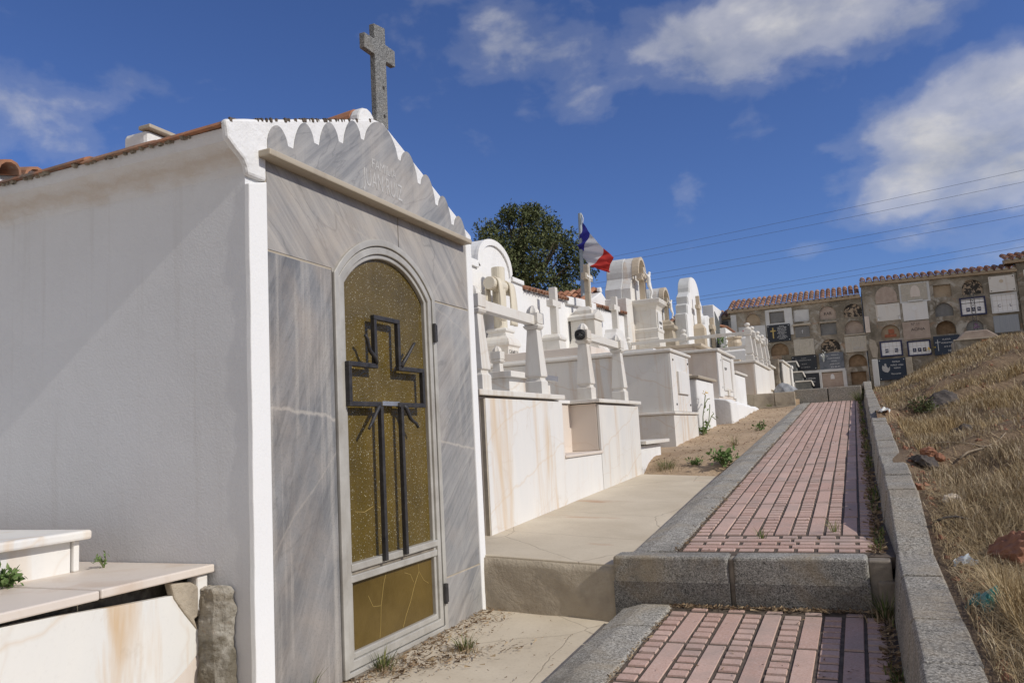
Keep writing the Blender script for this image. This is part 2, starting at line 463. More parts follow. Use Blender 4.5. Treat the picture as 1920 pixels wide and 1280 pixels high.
M['brown_plaster'] = simple('brown_plaster', (0.16, 0.105, 0.06), (0.30, 0.205, 0.125), 5, 0.9)
M['flower_red'] = simple('red_petal', (0.5, 0.03, 0.035), (0.65, 0.1, 0.1), 30)
M['flower_white'] = simple('white_petal', (0.7, 0.7, 0.66), (0.8, 0.8, 0.78), 30)
M['flower_yellow'] = simple('yellow_petal', (0.7, 0.45, 0.03), (0.8, 0.55, 0.05), 30)
M['purple'] = simple('purple_cloth', (0.12, 0.04, 0.14), (0.2, 0.08, 0.2), 30)
M['plastic_teal'] = simple('teal_plastic', (0.02, 0.16, 0.14), (0.05, 0.27, 0.23), 12, 0.35, 0.4, 20, 0.5)
M['plastic_white'] = simple('white_plastic', (0.45, 0.5, 0.53), (0.65, 0.7, 0.72), 12, 0.35, 0.4, 20, 0.5)


def zinc(t, b):
    v = t.coord()
    n = t.noise(t.mapping(v, (30, 1, 1)), 1.5, 3, 0.5)
    setc(t, b, t.mix(n, (0.26, 0.28, 0.30), (0.36, 0.38, 0.40)), t.bump(n, 0.5, 0.02), 0.5)


M['zinc'] = mat('corrugated_zinc', zinc)


def niche_mortar(t, b):
    v = t.coord()
    n = t.noise(v, 1.1, 7, 0.65, 0.7)
    c = t.ramp(n, [(0.32, (0.13, 0.115, 0.085)), (0.48, (0.22, 0.19, 0.145)), (0.58, (0.33, 0.285, 0.22)), (0.72, (0.44, 0.40, 0.34))])
    n2 = t.noise(t.mapping(v, loc=(7, 2, 3)), 2.0, 7, 0.7, 0.6)
    c = t.mix(t.math('MULTIPLY', t.ramp(n2, [(0.52, 0), (0.62, 1)]), 0.75), c, (0.50, 0.47, 0.41))
    n3 = t.noise(t.mapping(v, loc=(1, 9, 3)), 2.8, 7, 0.7, 0.6)
    c = t.mix(t.math('MULTIPLY', t.ramp(n3, [(0.58, 0), (0.66, 1)]), 0.7), c, (0.34, 0.22, 0.14))
    setc(t, b, c, t.bump(t.noise(v, 22, 6, 0.7), 0.9, 0.02), 0.95)


M['niche_mortar'] = mat('patched_niche_mortar', niche_mortar)


def flaking(t, b):
    v = t.coord()
    n = t.noise(v, 5.5, 7, 0.7, 0.4)
    c = t.mix(t.ramp(n, [(0.50, 0), (0.53, 1)]), (0.05, 0.045, 0.04), (0.40, 0.31, 0.22))
    setc(t, b, c, t.bump(n, 0.7, 0.02), 0.95)


M['flaking'] = mat('flaking_black_plaster', flaking)


def relief(t, b):
    v = t.coord()
    n = t.noise(t.mapping(v, (1, 1, 0.6)), 9, 4, 0.5, 1.0)
    c = t.mix(n, (0.42, 0.375, 0.30), (0.55, 0.51, 0.43))
    setc(t, b, c, t.bump(n, 1.0, 0.04), 0.8)


M['relief'] = mat('carved_relief_slab', relief)


def terracotta(name, lichen):
    def fn(t, b):
        v = t.coord()
        r = t.island()
        c = t.ramp(r, [(0.0, (0.22, 0.095, 0.055)), (0.5, (0.37, 0.165, 0.09)), (1.0, (0.46, 0.25, 0.155))])
        n = t.noise(v, 6, 6, 0.7)
        c = t.mix(t.math('MULTIPLY', t.ramp(n, [(0.42, 0), (0.62, 1)]), lichen), c, (0.14, 0.12, 0.10))
        n2 = t.noise(t.mapping(v, loc=(3, 3, 3)), 14, 5, 0.7)
        c = t.mix(t.math('MULTIPLY', t.ramp(n2, [(0.58, 0), (0.68, 1)]), lichen * 0.8), c, (0.45, 0.42, 0.36))
        setc(t, b, c, t.bump(n2, 0.5, 0.008), 0.9)
    return mat(name, fn)


M['tile'] = terracotta('terracotta_tile', 0.55)
M['tile_old'] = terracotta('terracotta_tile_old', 0.95)
M['tile_clean'] = terracotta('terracotta_tile_clean', 0.2)


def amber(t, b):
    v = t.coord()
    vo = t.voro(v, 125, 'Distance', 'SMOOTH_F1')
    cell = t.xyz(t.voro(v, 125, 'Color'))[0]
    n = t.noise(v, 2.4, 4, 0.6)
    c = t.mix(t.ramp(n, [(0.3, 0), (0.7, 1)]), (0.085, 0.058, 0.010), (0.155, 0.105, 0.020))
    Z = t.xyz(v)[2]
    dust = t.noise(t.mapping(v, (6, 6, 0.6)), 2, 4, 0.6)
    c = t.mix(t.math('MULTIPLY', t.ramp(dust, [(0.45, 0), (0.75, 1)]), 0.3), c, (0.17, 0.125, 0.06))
    sparkle = t.ramp(cell, [(0.86, 0), (0.93, 1)])
    c = t.mix(t.math('MULTIPLY', sparkle, t.ramp(vo, [(0.10, 0.85), (0.30, 0)])), c, (0.62, 0.58, 0.42))  # pale specks put into the glass colour as sun sparkles
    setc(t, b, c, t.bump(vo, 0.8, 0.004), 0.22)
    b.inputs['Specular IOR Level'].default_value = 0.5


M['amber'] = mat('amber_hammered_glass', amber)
M['amber_plain'] = simple('amber_plain_glass', (0.075, 0.047, 0.009), (0.145, 0.095, 0.024), 3.0, 0.3, 0.25, 60, 0.5)


def soil(t, b):
    v = t.coord()
    n = t.noise(v, 1.2, 7, 0.65, 0.3)
    c = t.mix(t.ramp(n, [(0.3, 0), (0.7, 1)]), (0.38, 0.27, 0.17), (0.54, 0.405, 0.27))
    g = t.noise(v, 26, 6, 0.75)
    c = t.mix(t.math('MULTIPLY', t.ramp(g, [(0.55, 0), (0.7, 1)]), 0.6), c, (0.17, 0.11, 0.065))
    c = t.mix(t.math('MULTIPLY', t.ramp(g, [(0.3, 1), (0.4, 0)]), 0.5), c, (0.5, 0.42, 0.32))
    setc(t, b, c, t.bump(g, 0.9, 0.02), 0.95)


M['soil'] = mat('packed_soil', soil)


def earth(t, b):
    v = t.coord()
    n = t.noise(v, 1.1, 8, 0.65, 0.4)
    c = t.ramp(n, [(0.3, (0.10, 0.067, 0.043)), (0.5, (0.19, 0.13, 0.08)), (0.72, (0.30, 0.215, 0.135))])
    r = t.noise(t.mapping(v, loc=(3, 1, 0)), 2.1, 6, 0.6)
    c = t.mix(t.math('MULTIPLY', t.ramp(r, [(0.55, 0), (0.68, 1)]), 0.6), c, (0.24, 0.115, 0.065))
    s = t.noise(t.mapping(v, (1, 1, 0.3)), 40, 5, 0.75)
    c = t.mix(t.math('MULTIPLY', t.ramp(s, [(0.5, 0), (0.7, 1)]), 0.55), c, (0.42, 0.32, 0.19))
    setc(t, b, c, t.bump(t.math('ADD', s, t.math('MULTIPLY', n, 2)), 0.9, 0.03), 0.97)


M['earth'] = mat('dry_hill_earth', earth)


def blades(name, cols):
    def fn(t, b):
        r = t.island()
        c = t.ramp(r, cols)
        setc(t, b, c, None, 0.8)
        b.inputs['Specular IOR Level'].default_value = 0.1
    return mat(name, fn)


M['dry_grass'] = blades('dry_grass_blades', [(0, (0.16, 0.118, 0.075)), (0.35, (0.31, 0.235, 0.145)), (0.7, (0.45, 0.355, 0.225)), (1, (0.58, 0.49, 0.345))])
M['gold_grass'] = blades('golden_grass_blades', [(0, (0.22, 0.15, 0.075)), (0.35, (0.36, 0.26, 0.135)), (0.7, (0.47, 0.355, 0.195)), (1, (0.56, 0.45, 0.28))])
M['green_grass'] = blades('green_grass_blades', [(0, (0.06, 0.085, 0.025)), (0.6, (0.11, 0.15, 0.045)), (1, (0.3, 0.27, 0.11))])
M['leaf'] = blades('weed_leaf', [(0, (0.07, 0.12, 0.035)), (0.6, (0.13, 0.20, 0.065)), (1, (0.22, 0.29, 0.12))])
M['leaf_dry'] = blades('leaf_litter', [(0, (0.10, 0.065, 0.04)), (0.5, (0.26, 0.18, 0.11)), (1, (0.42, 0.32, 0.2))])
M['cypress'] = blades('cypress_foliage', [(0, (0.045, 0.056, 0.025)), (0.5, (0.092, 0.108, 0.045)), (1, (0.17, 0.18, 0.082))])


def flagm(name, col):
    def fn(t, b):
        v = t.coord()
        w = t.noise(v, 90, 2, 0.5)
        setc(t, b, t.mix(t.math('MULTIPLY', w, 0.15), col, tuple(x * 0.7 for x in col)), None, 0.8)
        tr = t.n('ShaderNodeBsdfTranslucent')
        t.link(col, tr.inputs[0])
        mx = t.n('ShaderNodeMixShader')
        mx.inputs[0].default_value = 0.35
        t.link(b.outputs[0], mx.inputs[1])
        t.link(tr.outputs[0], mx.inputs[2])
        out = [n for n in t.t.nodes if n.type == 'OUTPUT_MATERIAL'][0]
        t.link(mx.outputs[0], out.inputs[0])
    return mat(name, fn)


M['flag_blue'] = flagm('flag_blue', (0.045, 0.045, 0.30))
M['flag_white'] = flagm('flag_white', (0.62, 0.62, 0.64))
M['flag_red'] = flagm('flag_red', (0.55, 0.05, 0.04))


# ------------------------------------------------------------------ mesh helpers
LOC = {}


class MB:
    def __init__(s):
        s.v, s.f = [], []

    def add(s, vs, fs):
        o = len(s.v)
        s.v += [tuple(p) for p in vs]
        s.f += [tuple(i + o for i in q) for q in fs]
        return s

    def hexa(s, p):
        return s.add(p, [(0, 3, 2, 1), (4, 5, 6, 7), (0, 1, 5, 4), (1, 2, 6, 5), (2, 3, 7, 6), (3, 0, 4, 7)])

    def box(s, x0, x1, y0, y1, z0, z1):
        return s.hexa([(x0, y0, z0), (x1, y0, z0), (x1, y1, z0), (x0, y1, z0), (x0, y0, z1), (x1, y0, z1), (x1, y1, z1), (x0, y1, z1)])

    def slab(s, x0, x1, y0, y1, zf, th):
        """sloping slab whose top follows zf(x, y)"""
        c = [(x0, y0), (x1, y0), (x1, y1), (x0, y1)]
        return s.hexa([(x, y, zf(x, y) - th) for x, y in c] + [(x, y, zf(x, y)) for x, y in c])

    def prism(s, poly, a0, a1, axis='x'):
        n = len(poly)
        mk = {'x': lambda a, p: (a, p[0], p[1]), 'y': lambda a, p: (p[0], a, p[1]), 'z': lambda a, p: (p[0], p[1], a)}[axis]
        vs = [mk(a0, p) for p in poly] + [mk(a1, p) for p in poly]
        fs = [tuple(range(n))[::-1], tuple(range(n, 2 * n))] + [(i, (i + 1) % n, (i + 1) % n + n, i + n) for i in range(n)]
        return s.add(vs, fs)

    def ring(s, outer, inner, x0, x1, closed=True):
        n = len(outer)
        vs = [(x0,) + tuple(p) for p in outer] + [(x0,) + tuple(p) for p in inner] + [(x1,) + tuple(p) for p in outer] + [(x1,) + tuple(p) for p in inner]
        fs = []
        for i in range(n if closed else n - 1):
            j = (i + 1) % n
            fs += [(i, j, n + j, n + i), (2 * n + i, 3 * n + i, 3 * n + j, 2 * n + j), (i, 2 * n + i, 2 * n + j, j), (n + i, n + j, 3 * n + j, 3 * n + i)]
        if not closed:
            fs += [(0, n, 3 * n, 2 * n), (n - 1, 3 * n - 1, 4 * n - 1, 2 * n - 1)][:0]
        return s.add(vs, fs)

    def tube(s, path, r, n=8, cap=True):
        path = [Vector(p) for p in path]
        rs = r if isinstance(r, (list, tuple)) else [r] * len(path)
        vs, fs = [], []
        for i, p in enumerate(path):
            d = (path[min(i + 1, len(path) - 1)] - path[max(i - 1, 0)]).normalized()
            a = d.orthogonal().normalized() if i == 0 else (pa - d * pa.dot(d)).normalized()
            pa = a
            b = d.cross(a)
            for k in range(n):
                t = 2 * math.pi * k / n
                vs.append(p + (a * math.cos(t) + b * math.sin(t)) * rs[i])
        for i in range(len(path) - 1):
            for k in range(n):
                k2 = (k + 1) % n
                fs.append((i * n + k, i * n + k2, (i + 1) * n + k2, (i + 1) * n + k))
        if cap:
            fs.append(tuple(range(n))[::-1])
            fs.append(tuple(range((len(path) - 1) * n, len(path) * n)))
        return s.add(vs, fs)

    def lathe(s, cx, cy, prof, n=16, rot=0.0, lobes=0, lobe=0.0):
        vs, fs = [], []
        for z, r in prof:
            for k in range(n):
                t = 2 * math.pi * k / n + rot
                rr = r * (1 + lobe * math.cos(lobes * t))
                vs.append((cx + rr * math.cos(t), cy + rr * math.sin(t), z))
        m = len(prof)
        for i in range(m - 1):
            for k in range(n):
                k2 = (k + 1) % n
                fs.append((i * n + k, i * n + k2, (i + 1) * n + k2, (i + 1) * n + k))
        fs += [tuple(range(n))[::-1], tuple(range((m - 1) * n, m * n))]
        return s.add(vs, fs)

    def square(s, cx, cy, prof):
        """square section stack: prof = [(z, half x, half y)]"""
        vs, fs = [], []
        for q in prof:
            z, a = q[0], q[1]
            b = q[2] if len(q) > 2 else a
            vs += [(cx - a, cy - b, z), (cx + a, cy - b, z), (cx + a, cy + b, z), (cx - a, cy + b, z)]
        m = len(prof)
        for i in range(m - 1):
            for k in range(4):
                k2 = (k + 1) % 4
                fs.append((i * 4 + k, i * 4 + k2, i * 4 + 4 + k2, i * 4 + 4 + k))
        fs += [(3, 2, 1, 0), tuple(range(m * 4 - 4, m * 4))]
        return s.add(vs, fs)

    def build(s, name, m, parent=None, bevel=0.0, smooth=False, seg=2, loc=None):
        base = Vector(LOC[parent.name]) if parent is not None else Vector(loc or (0, 0, 0))
        me = bpy.data.meshes.new(name)
        me.from_pydata([tuple(Vector(p) - base) for p in s.v], [], s.f)
        bm = bmesh.new()
        bm.from_mesh(me)
        bmesh.ops.recalc_face_normals(bm, faces=bm.faces)
        bm.to_mesh(me)
        bm.free()
        me.materials.append(m)
        if smooth:
            for p in me.polygons:
                p.use_smooth = True
        o = bpy.data.objects.new(name, me)
        COL.objects.link(o)
        if parent is not None:
            o.parent = parent
            LOC[o.name] = tuple(base)
        else:
            o.location = base
            LOC[o.name] = tuple(base)
        if bevel:
            b = o.modifiers.new('bevel', 'BEVEL')
            b.width = bevel
            b.segments = seg
            b.limit_method = 'ANGLE'
            b.angle_limit = R(40)
        return o


def tag(o, label=None, cat=None, group=None, kind=None):
    if label:
        o['label'] = label
    if cat:
        o['category'] = cat
    if group:
        o['group'] = group
    if kind:
        o['kind'] = kind
    return o


def thing(name, label, cat, loc, group=None):
    o = bpy.data.objects.new(name, None)
    o.empty_display_size = 0.1
    o.location = loc
    COL.objects.link(o)
    LOC[o.name] = tuple(loc)
    return tag(o, label, cat, group)


def copy_tree(o, parent=None):
    c = o.copy()
    COL.objects.link(c)
    if parent is not None:
        c.parent = parent
    for ch in list(o.children):
        copy_tree(ch, c)
    return c


def text(body, h, pos, face, m, parent, width=None, name='lettering', align='CENTER', depth=0.002):
    cu = bpy.data.curves.new('t', 'FONT')
    cu.body = body
    cu.size = h / 0.72
    cu.align_x = align
    cu.align_y = 'CENTER'
    cu.extrude = depth
    cu.resolution_u = 3
    ob = bpy.data.objects.new('t', cu)
    COL.objects.link(ob)
    bpy.context.view_layer.update()
    me = bpy.data.meshes.new_from_object(ob.evaluated_get(bpy.context.evaluated_depsgraph_get()))
    bpy.data.objects.remove(ob)
    bpy.data.curves.remove(cu)
    base = Vector(LOC[parent.name])
    w = max(v.co.x for v in me.vertices) - min(v.co.x for v in me.vertices)
    k = width / w if width else 1.0
    ax, nz = (Vector((0, 1, 0)), Vector((1, 0, 0))) if face == '+X' else (Vector((1, 0, 0)), Vector((0, -1, 0)))
    for v in me.vertices:
        v.co = Vector(pos) + ax * v.co.x * k + Vector((0, 0, 1)) * v.co.y + nz * v.co.z - base
    me.name = name
    me.materials.clear()
    me.materials.append(m)
    o = bpy.data.objects.new(name, me)
    COL.objects.link(o)
    o.parent = parent
    LOC[o.name] = tuple(base)
    return o


def fnoise(x, y, s=0.0):
    return (math.sin(x * 1.7 + s) * math.cos(y * 1.3 - s * 2) + 0.5 * math.sin(x * 3.9 + y * 2.3 + s) + 0.3 * math.cos(x * 7.3 - y * 6.1 + s * 3)) / 1.8


def sstep(a, b, x):
    t = min(1, max(0, (x - a) / (b - a)))
    return t * t * (3 - 2 * t)


def walk(y):
    if y < 4.6:
        return -0.985 + 0.03 * (y - 4.6)
    if y < 20.4:
        return -0.735 + 0.0725 * (y - 4.6)
    return 0.735 + 0.034 * (y - 20.4)


# ------------------------------------------------------------------ the setting: ground, walkway, terraces
def hill_z(x, y):
    wy = max(-6, min(y, 20.4))
    w = -0.735 + 0.0725 * (wy - 4.6) if wy > 4.6 else -0.735 + 0.055 * (wy - 4.6)
    if y > 20.4:
        w += 0.034 * (y - 20.4)
    if y < 5.6:
        wt = -0.706 + 0.035 * (y - 4.67) if y < 4.67 else -0.706 + (0.254 / 0.91) * (y - 4.67)
        w = min(w + 0.13, wt - 0.046) - 0.13
    h = w + 0.13 + 0.95 * sstep(0.4, 3.4, x) * sstep(7.5, 21.5, y) + 0.10 * sstep(0.4, 1.5, x) * sstep(3, 7, y)
    near = sstep(0.25, 0.9, x)
    h += near * 0.055 * fnoise(x * 1.6, y * 1.2, 1.0) + near * 0.02 * fnoise(x * 6, y * 5, 2.0)
    # eroded banks
    for (cx, cy, ln, hgt, sl) in ((1.05, 12.2, 1.3, 0.20, 0.9), (1.15, 7.6, 0.9, 0.15, 0.9), (2.0, 15.5, 1.2, 0.16, 0.7)):
        dx, dy = x - cx, y - cy - sl * (x - cx)
        e = math.exp(-(dx / ln) ** 2)
        h += hgt * e * (sstep(-0.18, 0.18, dy) - sstep(0.2, 2.2, dy))
    h += 0.03 * sstep(0.6, 0.28, x)
    return h - 0.25 * sstep(7, 14, x)


def make_ground():
    xs = [-80, -40, -20, -10, -4, 0, 4, 10, 20, 40, 80, 160]
    ys = [-60, -30, -12, -4, 0, 4, 8, 12, 16, 20, 24, 30, 40, 60, 100, 200, 400]
    g = MB()
    n = len(xs)
    for y in ys:
        for x in xs:
            base = -1.55 + 0.07 * (min(max(y, -12), 24) - 0)
            g.v.append((x, y, base))
    for j in range(len(ys) - 1):
        for i in range(n - 1):
            g.f.append((j * n + i, j * n + i + 1, (j + 1) * n + i + 1, (j + 1) * n + i))
    tag(g.build('ground', M['earth'], smooth=True), kind='structure')

    h = MB()
    xs = [0.2 + 0.07 * i for i in range(40)] + [3.0 + 0.25 * i for i in range(1, 45)]
    ys = [-3 + 0.09 * j for j in range(175)] + [12.75 + 0.16 * j for j in range(112)]
    n = len(xs)
    for y in ys:
        for x in xs:
            h.v.append((x, y, hill_z(x, y)))
    for j in range(len(ys) - 1):
        for i in range(n - 1):
            h.f.append((j * n + i, j * n + i + 1, (j + 1) * n + i + 1, (j + 1) * n + i))
    o = h.build('hill', M['earth'], smooth=True)
    tag(o, kind='structure')

    # soil strip between the graves and the walkway
    s = MB()
    xs = [-6.0, -4.5, -3.2, -2.6, -2.4, -2.2, -2.0, -1.8, -1.6, -1.42, -1.3]
    ys = [9.3 + 0.12 * j for j in range(95)]
    n = len(xs)
    for y in ys:
        for x in xs:
            z = walk(y) - 0.05 - 0.21 * sstep(10.3, 9.3, y) + 0.02 * fnoise(x * 2, y * 2.2) + 0.012 * fnoise(x * 7, y * 6, 4)
            s.v.append((x, y, z))
    for j in range(len(ys) - 1):
        for i in range(n - 1):
            s.f.append((j * n + i, j * n + i + 1, (j + 1) * n + i + 1, (j + 1) * n + i))
    tag(s.build('soil_path', M['soil'], smooth=True), kind='structure')

    # upper terrace behind the far step
    MB().slab(-7.0, -1.40, 20.32, 30.6, lambda x, y: 0.70 + 0.034 * (y - 20.3), 0.3).build('upper_terrace', M['sand_concrete'])
    tag(bpy.data.objects['upper_terrace'], kind='structure')
    w = MB().box(-2.35, -1.86, 20.24, 20.32, 0.30, 0.69).box(-1.85, -1.385, 20.22, 20.32, 0.30, 0.70)
    w.box(-2.2, -1.385, 20.0, 20.24, 0.25, 0.37)
    tag(w.build('terrace_riser', M['step_concrete'], bevel=0.012), kind='structure')

    zt = lambda x, y: -0.73 - 0.058 * (x + 2.25) + 0.036 * (y - 4.6)
    MB().slab(-2.9, -1.36, 4.615, 9.55, zt, 0.28).build('concrete_terrace', M['sand_concrete'], bevel=0.006)
    tag(bpy.data.objects['concrete_terrace'], kind='structure')
    r = MB()
    nx, nz = 24, 9
    for k in range(nz + 1):
        for i in range(nx + 1):
            x = -2.26 + 0.9 * i / nx
            top = zt(x, 4.6) - 0.012
            z = -1.16 + (top + 1.16) * k / nz
            r.v.append((x, 4.598 - 0.008 * fnoise(x * 6, z * 9, 3) - 0.014 * (1 - k / nz), z))
    for k in range(nz):
        for i in range(nx):
            a = k * (nx + 1) + i
            r.f.append((a, a + 1, a + nx + 2, a + nx + 1))
    o = r.build('terrace_step', M['step_concrete'], smooth=True)
    so = o.modifiers.new('th', 'SOLIDIFY')
    so.thickness = -0.03
    tag(o, kind='structure')

    zl = lambda x, y: -1.065 - 0.055 * (max(x, -2.6) + 2.25) + 0.008 * (y - 3.2)
    l = MB()
    nx, ny = 70, 100
    for j in range(ny + 1):
        for i in range(nx + 1):
            x, y = -1.3 - 11.0 * (1 - i / nx) ** 2.2, 4.6 - 10.0 * (1 - j / ny) ** 1.6
            l.v.append((x, y, zl(x, y) + 0.006 * fnoise(x * 3, y * 3, 1)))
    for j in range(ny):
        for i in range(nx):
            a = j * (nx + 1) + i
            l.f.append((a, a + 1, a + nx + 2, a + nx + 1))
    tag(l.build('concrete_ground', M['sand_concrete'], smooth=True), kind='structure')

    # paving
    def bar(mb, x0, x1, y0, y1):
        c = 0.006
        z = lambda y: walk(y)
        dz = rnd.uniform(-0.0025, 0.0025)
        p = [(x0, y0), (x1, y0), (x1, y1), (x0, y1)]
        q = [(x0 + c, y0 + c), (x1 - c, y0 + c), (x1 - c, y1 - c), (x0 + c, y1 - c)]
        mb.hexa([(x, y, z(y) - 0.02) for x, y in p] + [(x, y, z(y) + dz) for x, y in q])
    pv = MB()
    X0, P = -1.045, 0.0972

    def rows(y0, y1, L=0.57):
        y = y0
        while y < y1 - 0.05:
            ye = min(y + L, y1)
            for k in range(11):
                x0 = X0 + k * P
                jx = rnd.uniform(-0.002, 0.002)
                if k % 2:
                    bar(pv, x0 + 0.003 + jx, x0 + P - 0.004 + jx, y + 0.012, ye - 0.012)
                else:
                    m = 6
                    for q in range(m):
                        a = y + q * L / m
                        if a + L / m <= ye + 0.01:
                            bar(pv, x0 + 0.004 + jx, x0 + P - 0.006 + jx, a + (0.012 if q == 0 else 0.009), a + L / m - (0.012 if q == m - 1 else 0.008))
            y += L

    rows(4.455, 4.53)
    y = 4.445
    while y > -1.0:
        rows(y - 0.57, y)
        y -= 0.57
    yy = 4.79
    for i in range(5):
        if i % 2 == 0:
            for k in range(10):
                bar(pv, X0 + k * 0.107 + 0.006, X0 + k * 0.107 + 0.098, yy + 0.006, yy + 0.074)
        else:
            bar(pv, X0 + 0.006, X0 + 0.60, yy + 0.006, yy + 0.074)
            bar(pv, X0 + 0.612, X0 + 1.066, yy + 0.006, yy + 0.074)
        yy += 0.083
    rows(5.225, 20.36)
    rows(20.75, 30.3)
    tag(pv.build('pavement', M['pink']), kind='structure')
    gb = MB()
    for (a, b) in ((-1.0, 4.57), (4.7, 20.38), (20.7, 30.4)):
        gb.slab(-1.10, 0.14, a, b, lambda x, y: walk(y) - 0.0065, 0.06)
    tag(gb.build('pavement_bed', M['grit']), kind='structure')

    # left kerb of separate stones laid end to end
    kb = MB()

    def kerb_run(y0, y1, L, dz=0.0):
        y = y0
        while y < y1 - 0.1:
            ye = min(y + L, y1)
            g = 0.005
            e = rnd.uniform(-0.004, 0.004)
            prof = [(-1.385, -0.30), (-1.365, -0.045), (-1.345, -0.025), (-1.235, 0.004), (-1.215, 0.006), (-1.072, 0.006), (-1.062, -0.004), (-1.062, -0.3)]
            n = len(prof)
            vs = [(x + e, y + g, walk(y + 1e-4 if y > 4.5 else y) + z + e) for x, z in prof] + [(x + e, ye - g, walk(ye - 1e-4) + z + e) for x, z in prof]
            kb.add(vs, [tuple(range(n))[::-1], tuple(range(n, 2 * n))] + [(i, (i + 1) % n, (i + 1) % n + n, i + n) for i in range(n)])
            y += L

    kerb_run(-1.2, 4.10, 1.06)
    kerb_run(4.10, 4.54, 1.0)
    kerb_run(4.75, 20.36, 0.95)
    kerb_run(20.72, 30.3, 0.95)
    tag(kb.build('kerb', M['kerb'], bevel=0.006), kind='structure')
    ks, kl = MB(), MB()
    for (x0, x1) in ((-1.40, -0.745), (-0.715, -0.035)):
        ks.box(x0, x1, 4.575, 4.745, -1.0, -0.722)
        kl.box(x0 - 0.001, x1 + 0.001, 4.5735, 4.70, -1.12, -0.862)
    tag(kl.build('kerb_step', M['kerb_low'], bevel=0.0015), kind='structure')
    o = ks.build('kerb_step', M['kerb_face'], bevel=0.018, seg=3)
    tag(o, kind='structure')
    k2 = MB().box(-0.747, -0.713, 4.60, 4.74, -1.1, -0.735).box(-0.036, 0.075, 4.60, 4.74, -1.1, -0.738).box(0.0, 0.10, 4.585, 4.7, -1.1, -0.84)
    tag(k2.build('kerb_mortar', M['mortar_dark'], bevel=0.01), kind='structure')
    ks = MB()
    for (x0, x1) in ((-1.40, -0.66), (-0.64, 0.085)):
        ks.box(x0, x1, 20.40, 20.70, 0.2, 0.742)
    tag(ks.build('kerb_step', M['kerb_wall'], bevel=0.016), kind='structure')

    # low block wall on the right, climbing with the path (one thing; blocks and joints are its pattern)
    kw = MB()

    def wt(y):
        if y < 4.67:
            return -0.706 + 0.035 * (y - 4.67)
        if y < 5.58:
            return -0.706 + (0.254 / 0.91) * (y - 4.67)
        if y < 20.7:
            return -0.452 + 0.0728 * (y - 5.58)
        if y < 21.3:
            return 0.649 + 0.35 * (y - 20.7)
        return 0.859 + 0.034 * (y - 21.3)
    ys = [0.0, 0.55, 1.1, 1.68, 2.3, 2.89, 3.42, 4.15, 4.67, 5.58]
    while ys[-1] < 20.1:
        ys.append(ys[-1] + 0.605)
    ys += [20.7, 21.3]
    while ys[-1] < 29.5:
        ys.append(ys[-1] + 0.7)
    for a, b in zip(ys[:-1], ys[1:]):
        g = 0.004
        j = rnd.uniform(-0.008, 0.008)
        g = 0.009
        jz = rnd.uniform(-0.007, 0.007)

        def sec(y):
            xi = 0.108 + 0.0030 * (y - 4)
            return [(xi - 0.055 + j, -0.9), (xi - 0.052 + j, -0.26), (xi - 0.012 + j, -0.018), (xi + j, 0.0), (xi + 0.158 + j, 0.0), (xi + 0.166 + j, -0.012), (xi + 0.17 + j, -0.9)]
        n = 7
        vs = [(x, a + g, wt(a) + z + jz) for x, z in sec(a)] + [(x, b - g, wt(b) + z + jz) for x, z in sec(b)]
        kw.add(vs, [tuple(range(n))[::-1], tuple(range(n, 2 * n))] + [(i, (i + 1) % n, (i + 1) % n + n, i + n) for i in range(n)])
    t = thing('block_wall', 'long low grey block wall climbing beside the pink paved walkway', 'wall', (0.18, 4.6, -1.0))
    kw.build('wall_blocks', M['kerb_wall'], t, bevel=0.006)
    mj = MB()
    for a, b in zip(ys[:-1], ys[1:]):
        xi, xj = 0.108 + 0.003 * (a - 4), 0.108 + 0.003 * (b - 4)
        mj.hexa([(xi - 0.040, a, wt(a) - 0.7), (xi + 0.155, a, wt(a) - 0.7), (xj + 0.155, b, wt(b) - 0.7), (xj - 0.040, b, wt(b) - 0.7),
                 (xi + 0.010, a, wt(a) - 0.018), (xi + 0.155, a, wt(a) - 0.018), (xj + 0.155, b, wt(b) - 0.018), (xj + 0.010, b, wt(b) - 0.018)])
    mj.build('mortar_joints', M['grit'], t)


make_ground()


# ------------------------------------------------------------------ the mausoleum
FX = -2.249


def arc(cy, cz, r, y0, y1, n=22):
    pts = []
    for i in range(n + 1):
        y = y0 + (y1 - y0) * i / n
        pts.append((y, cz + math.sqrt(max(0, r * r - (y - cy) ** 2))))
    return pts


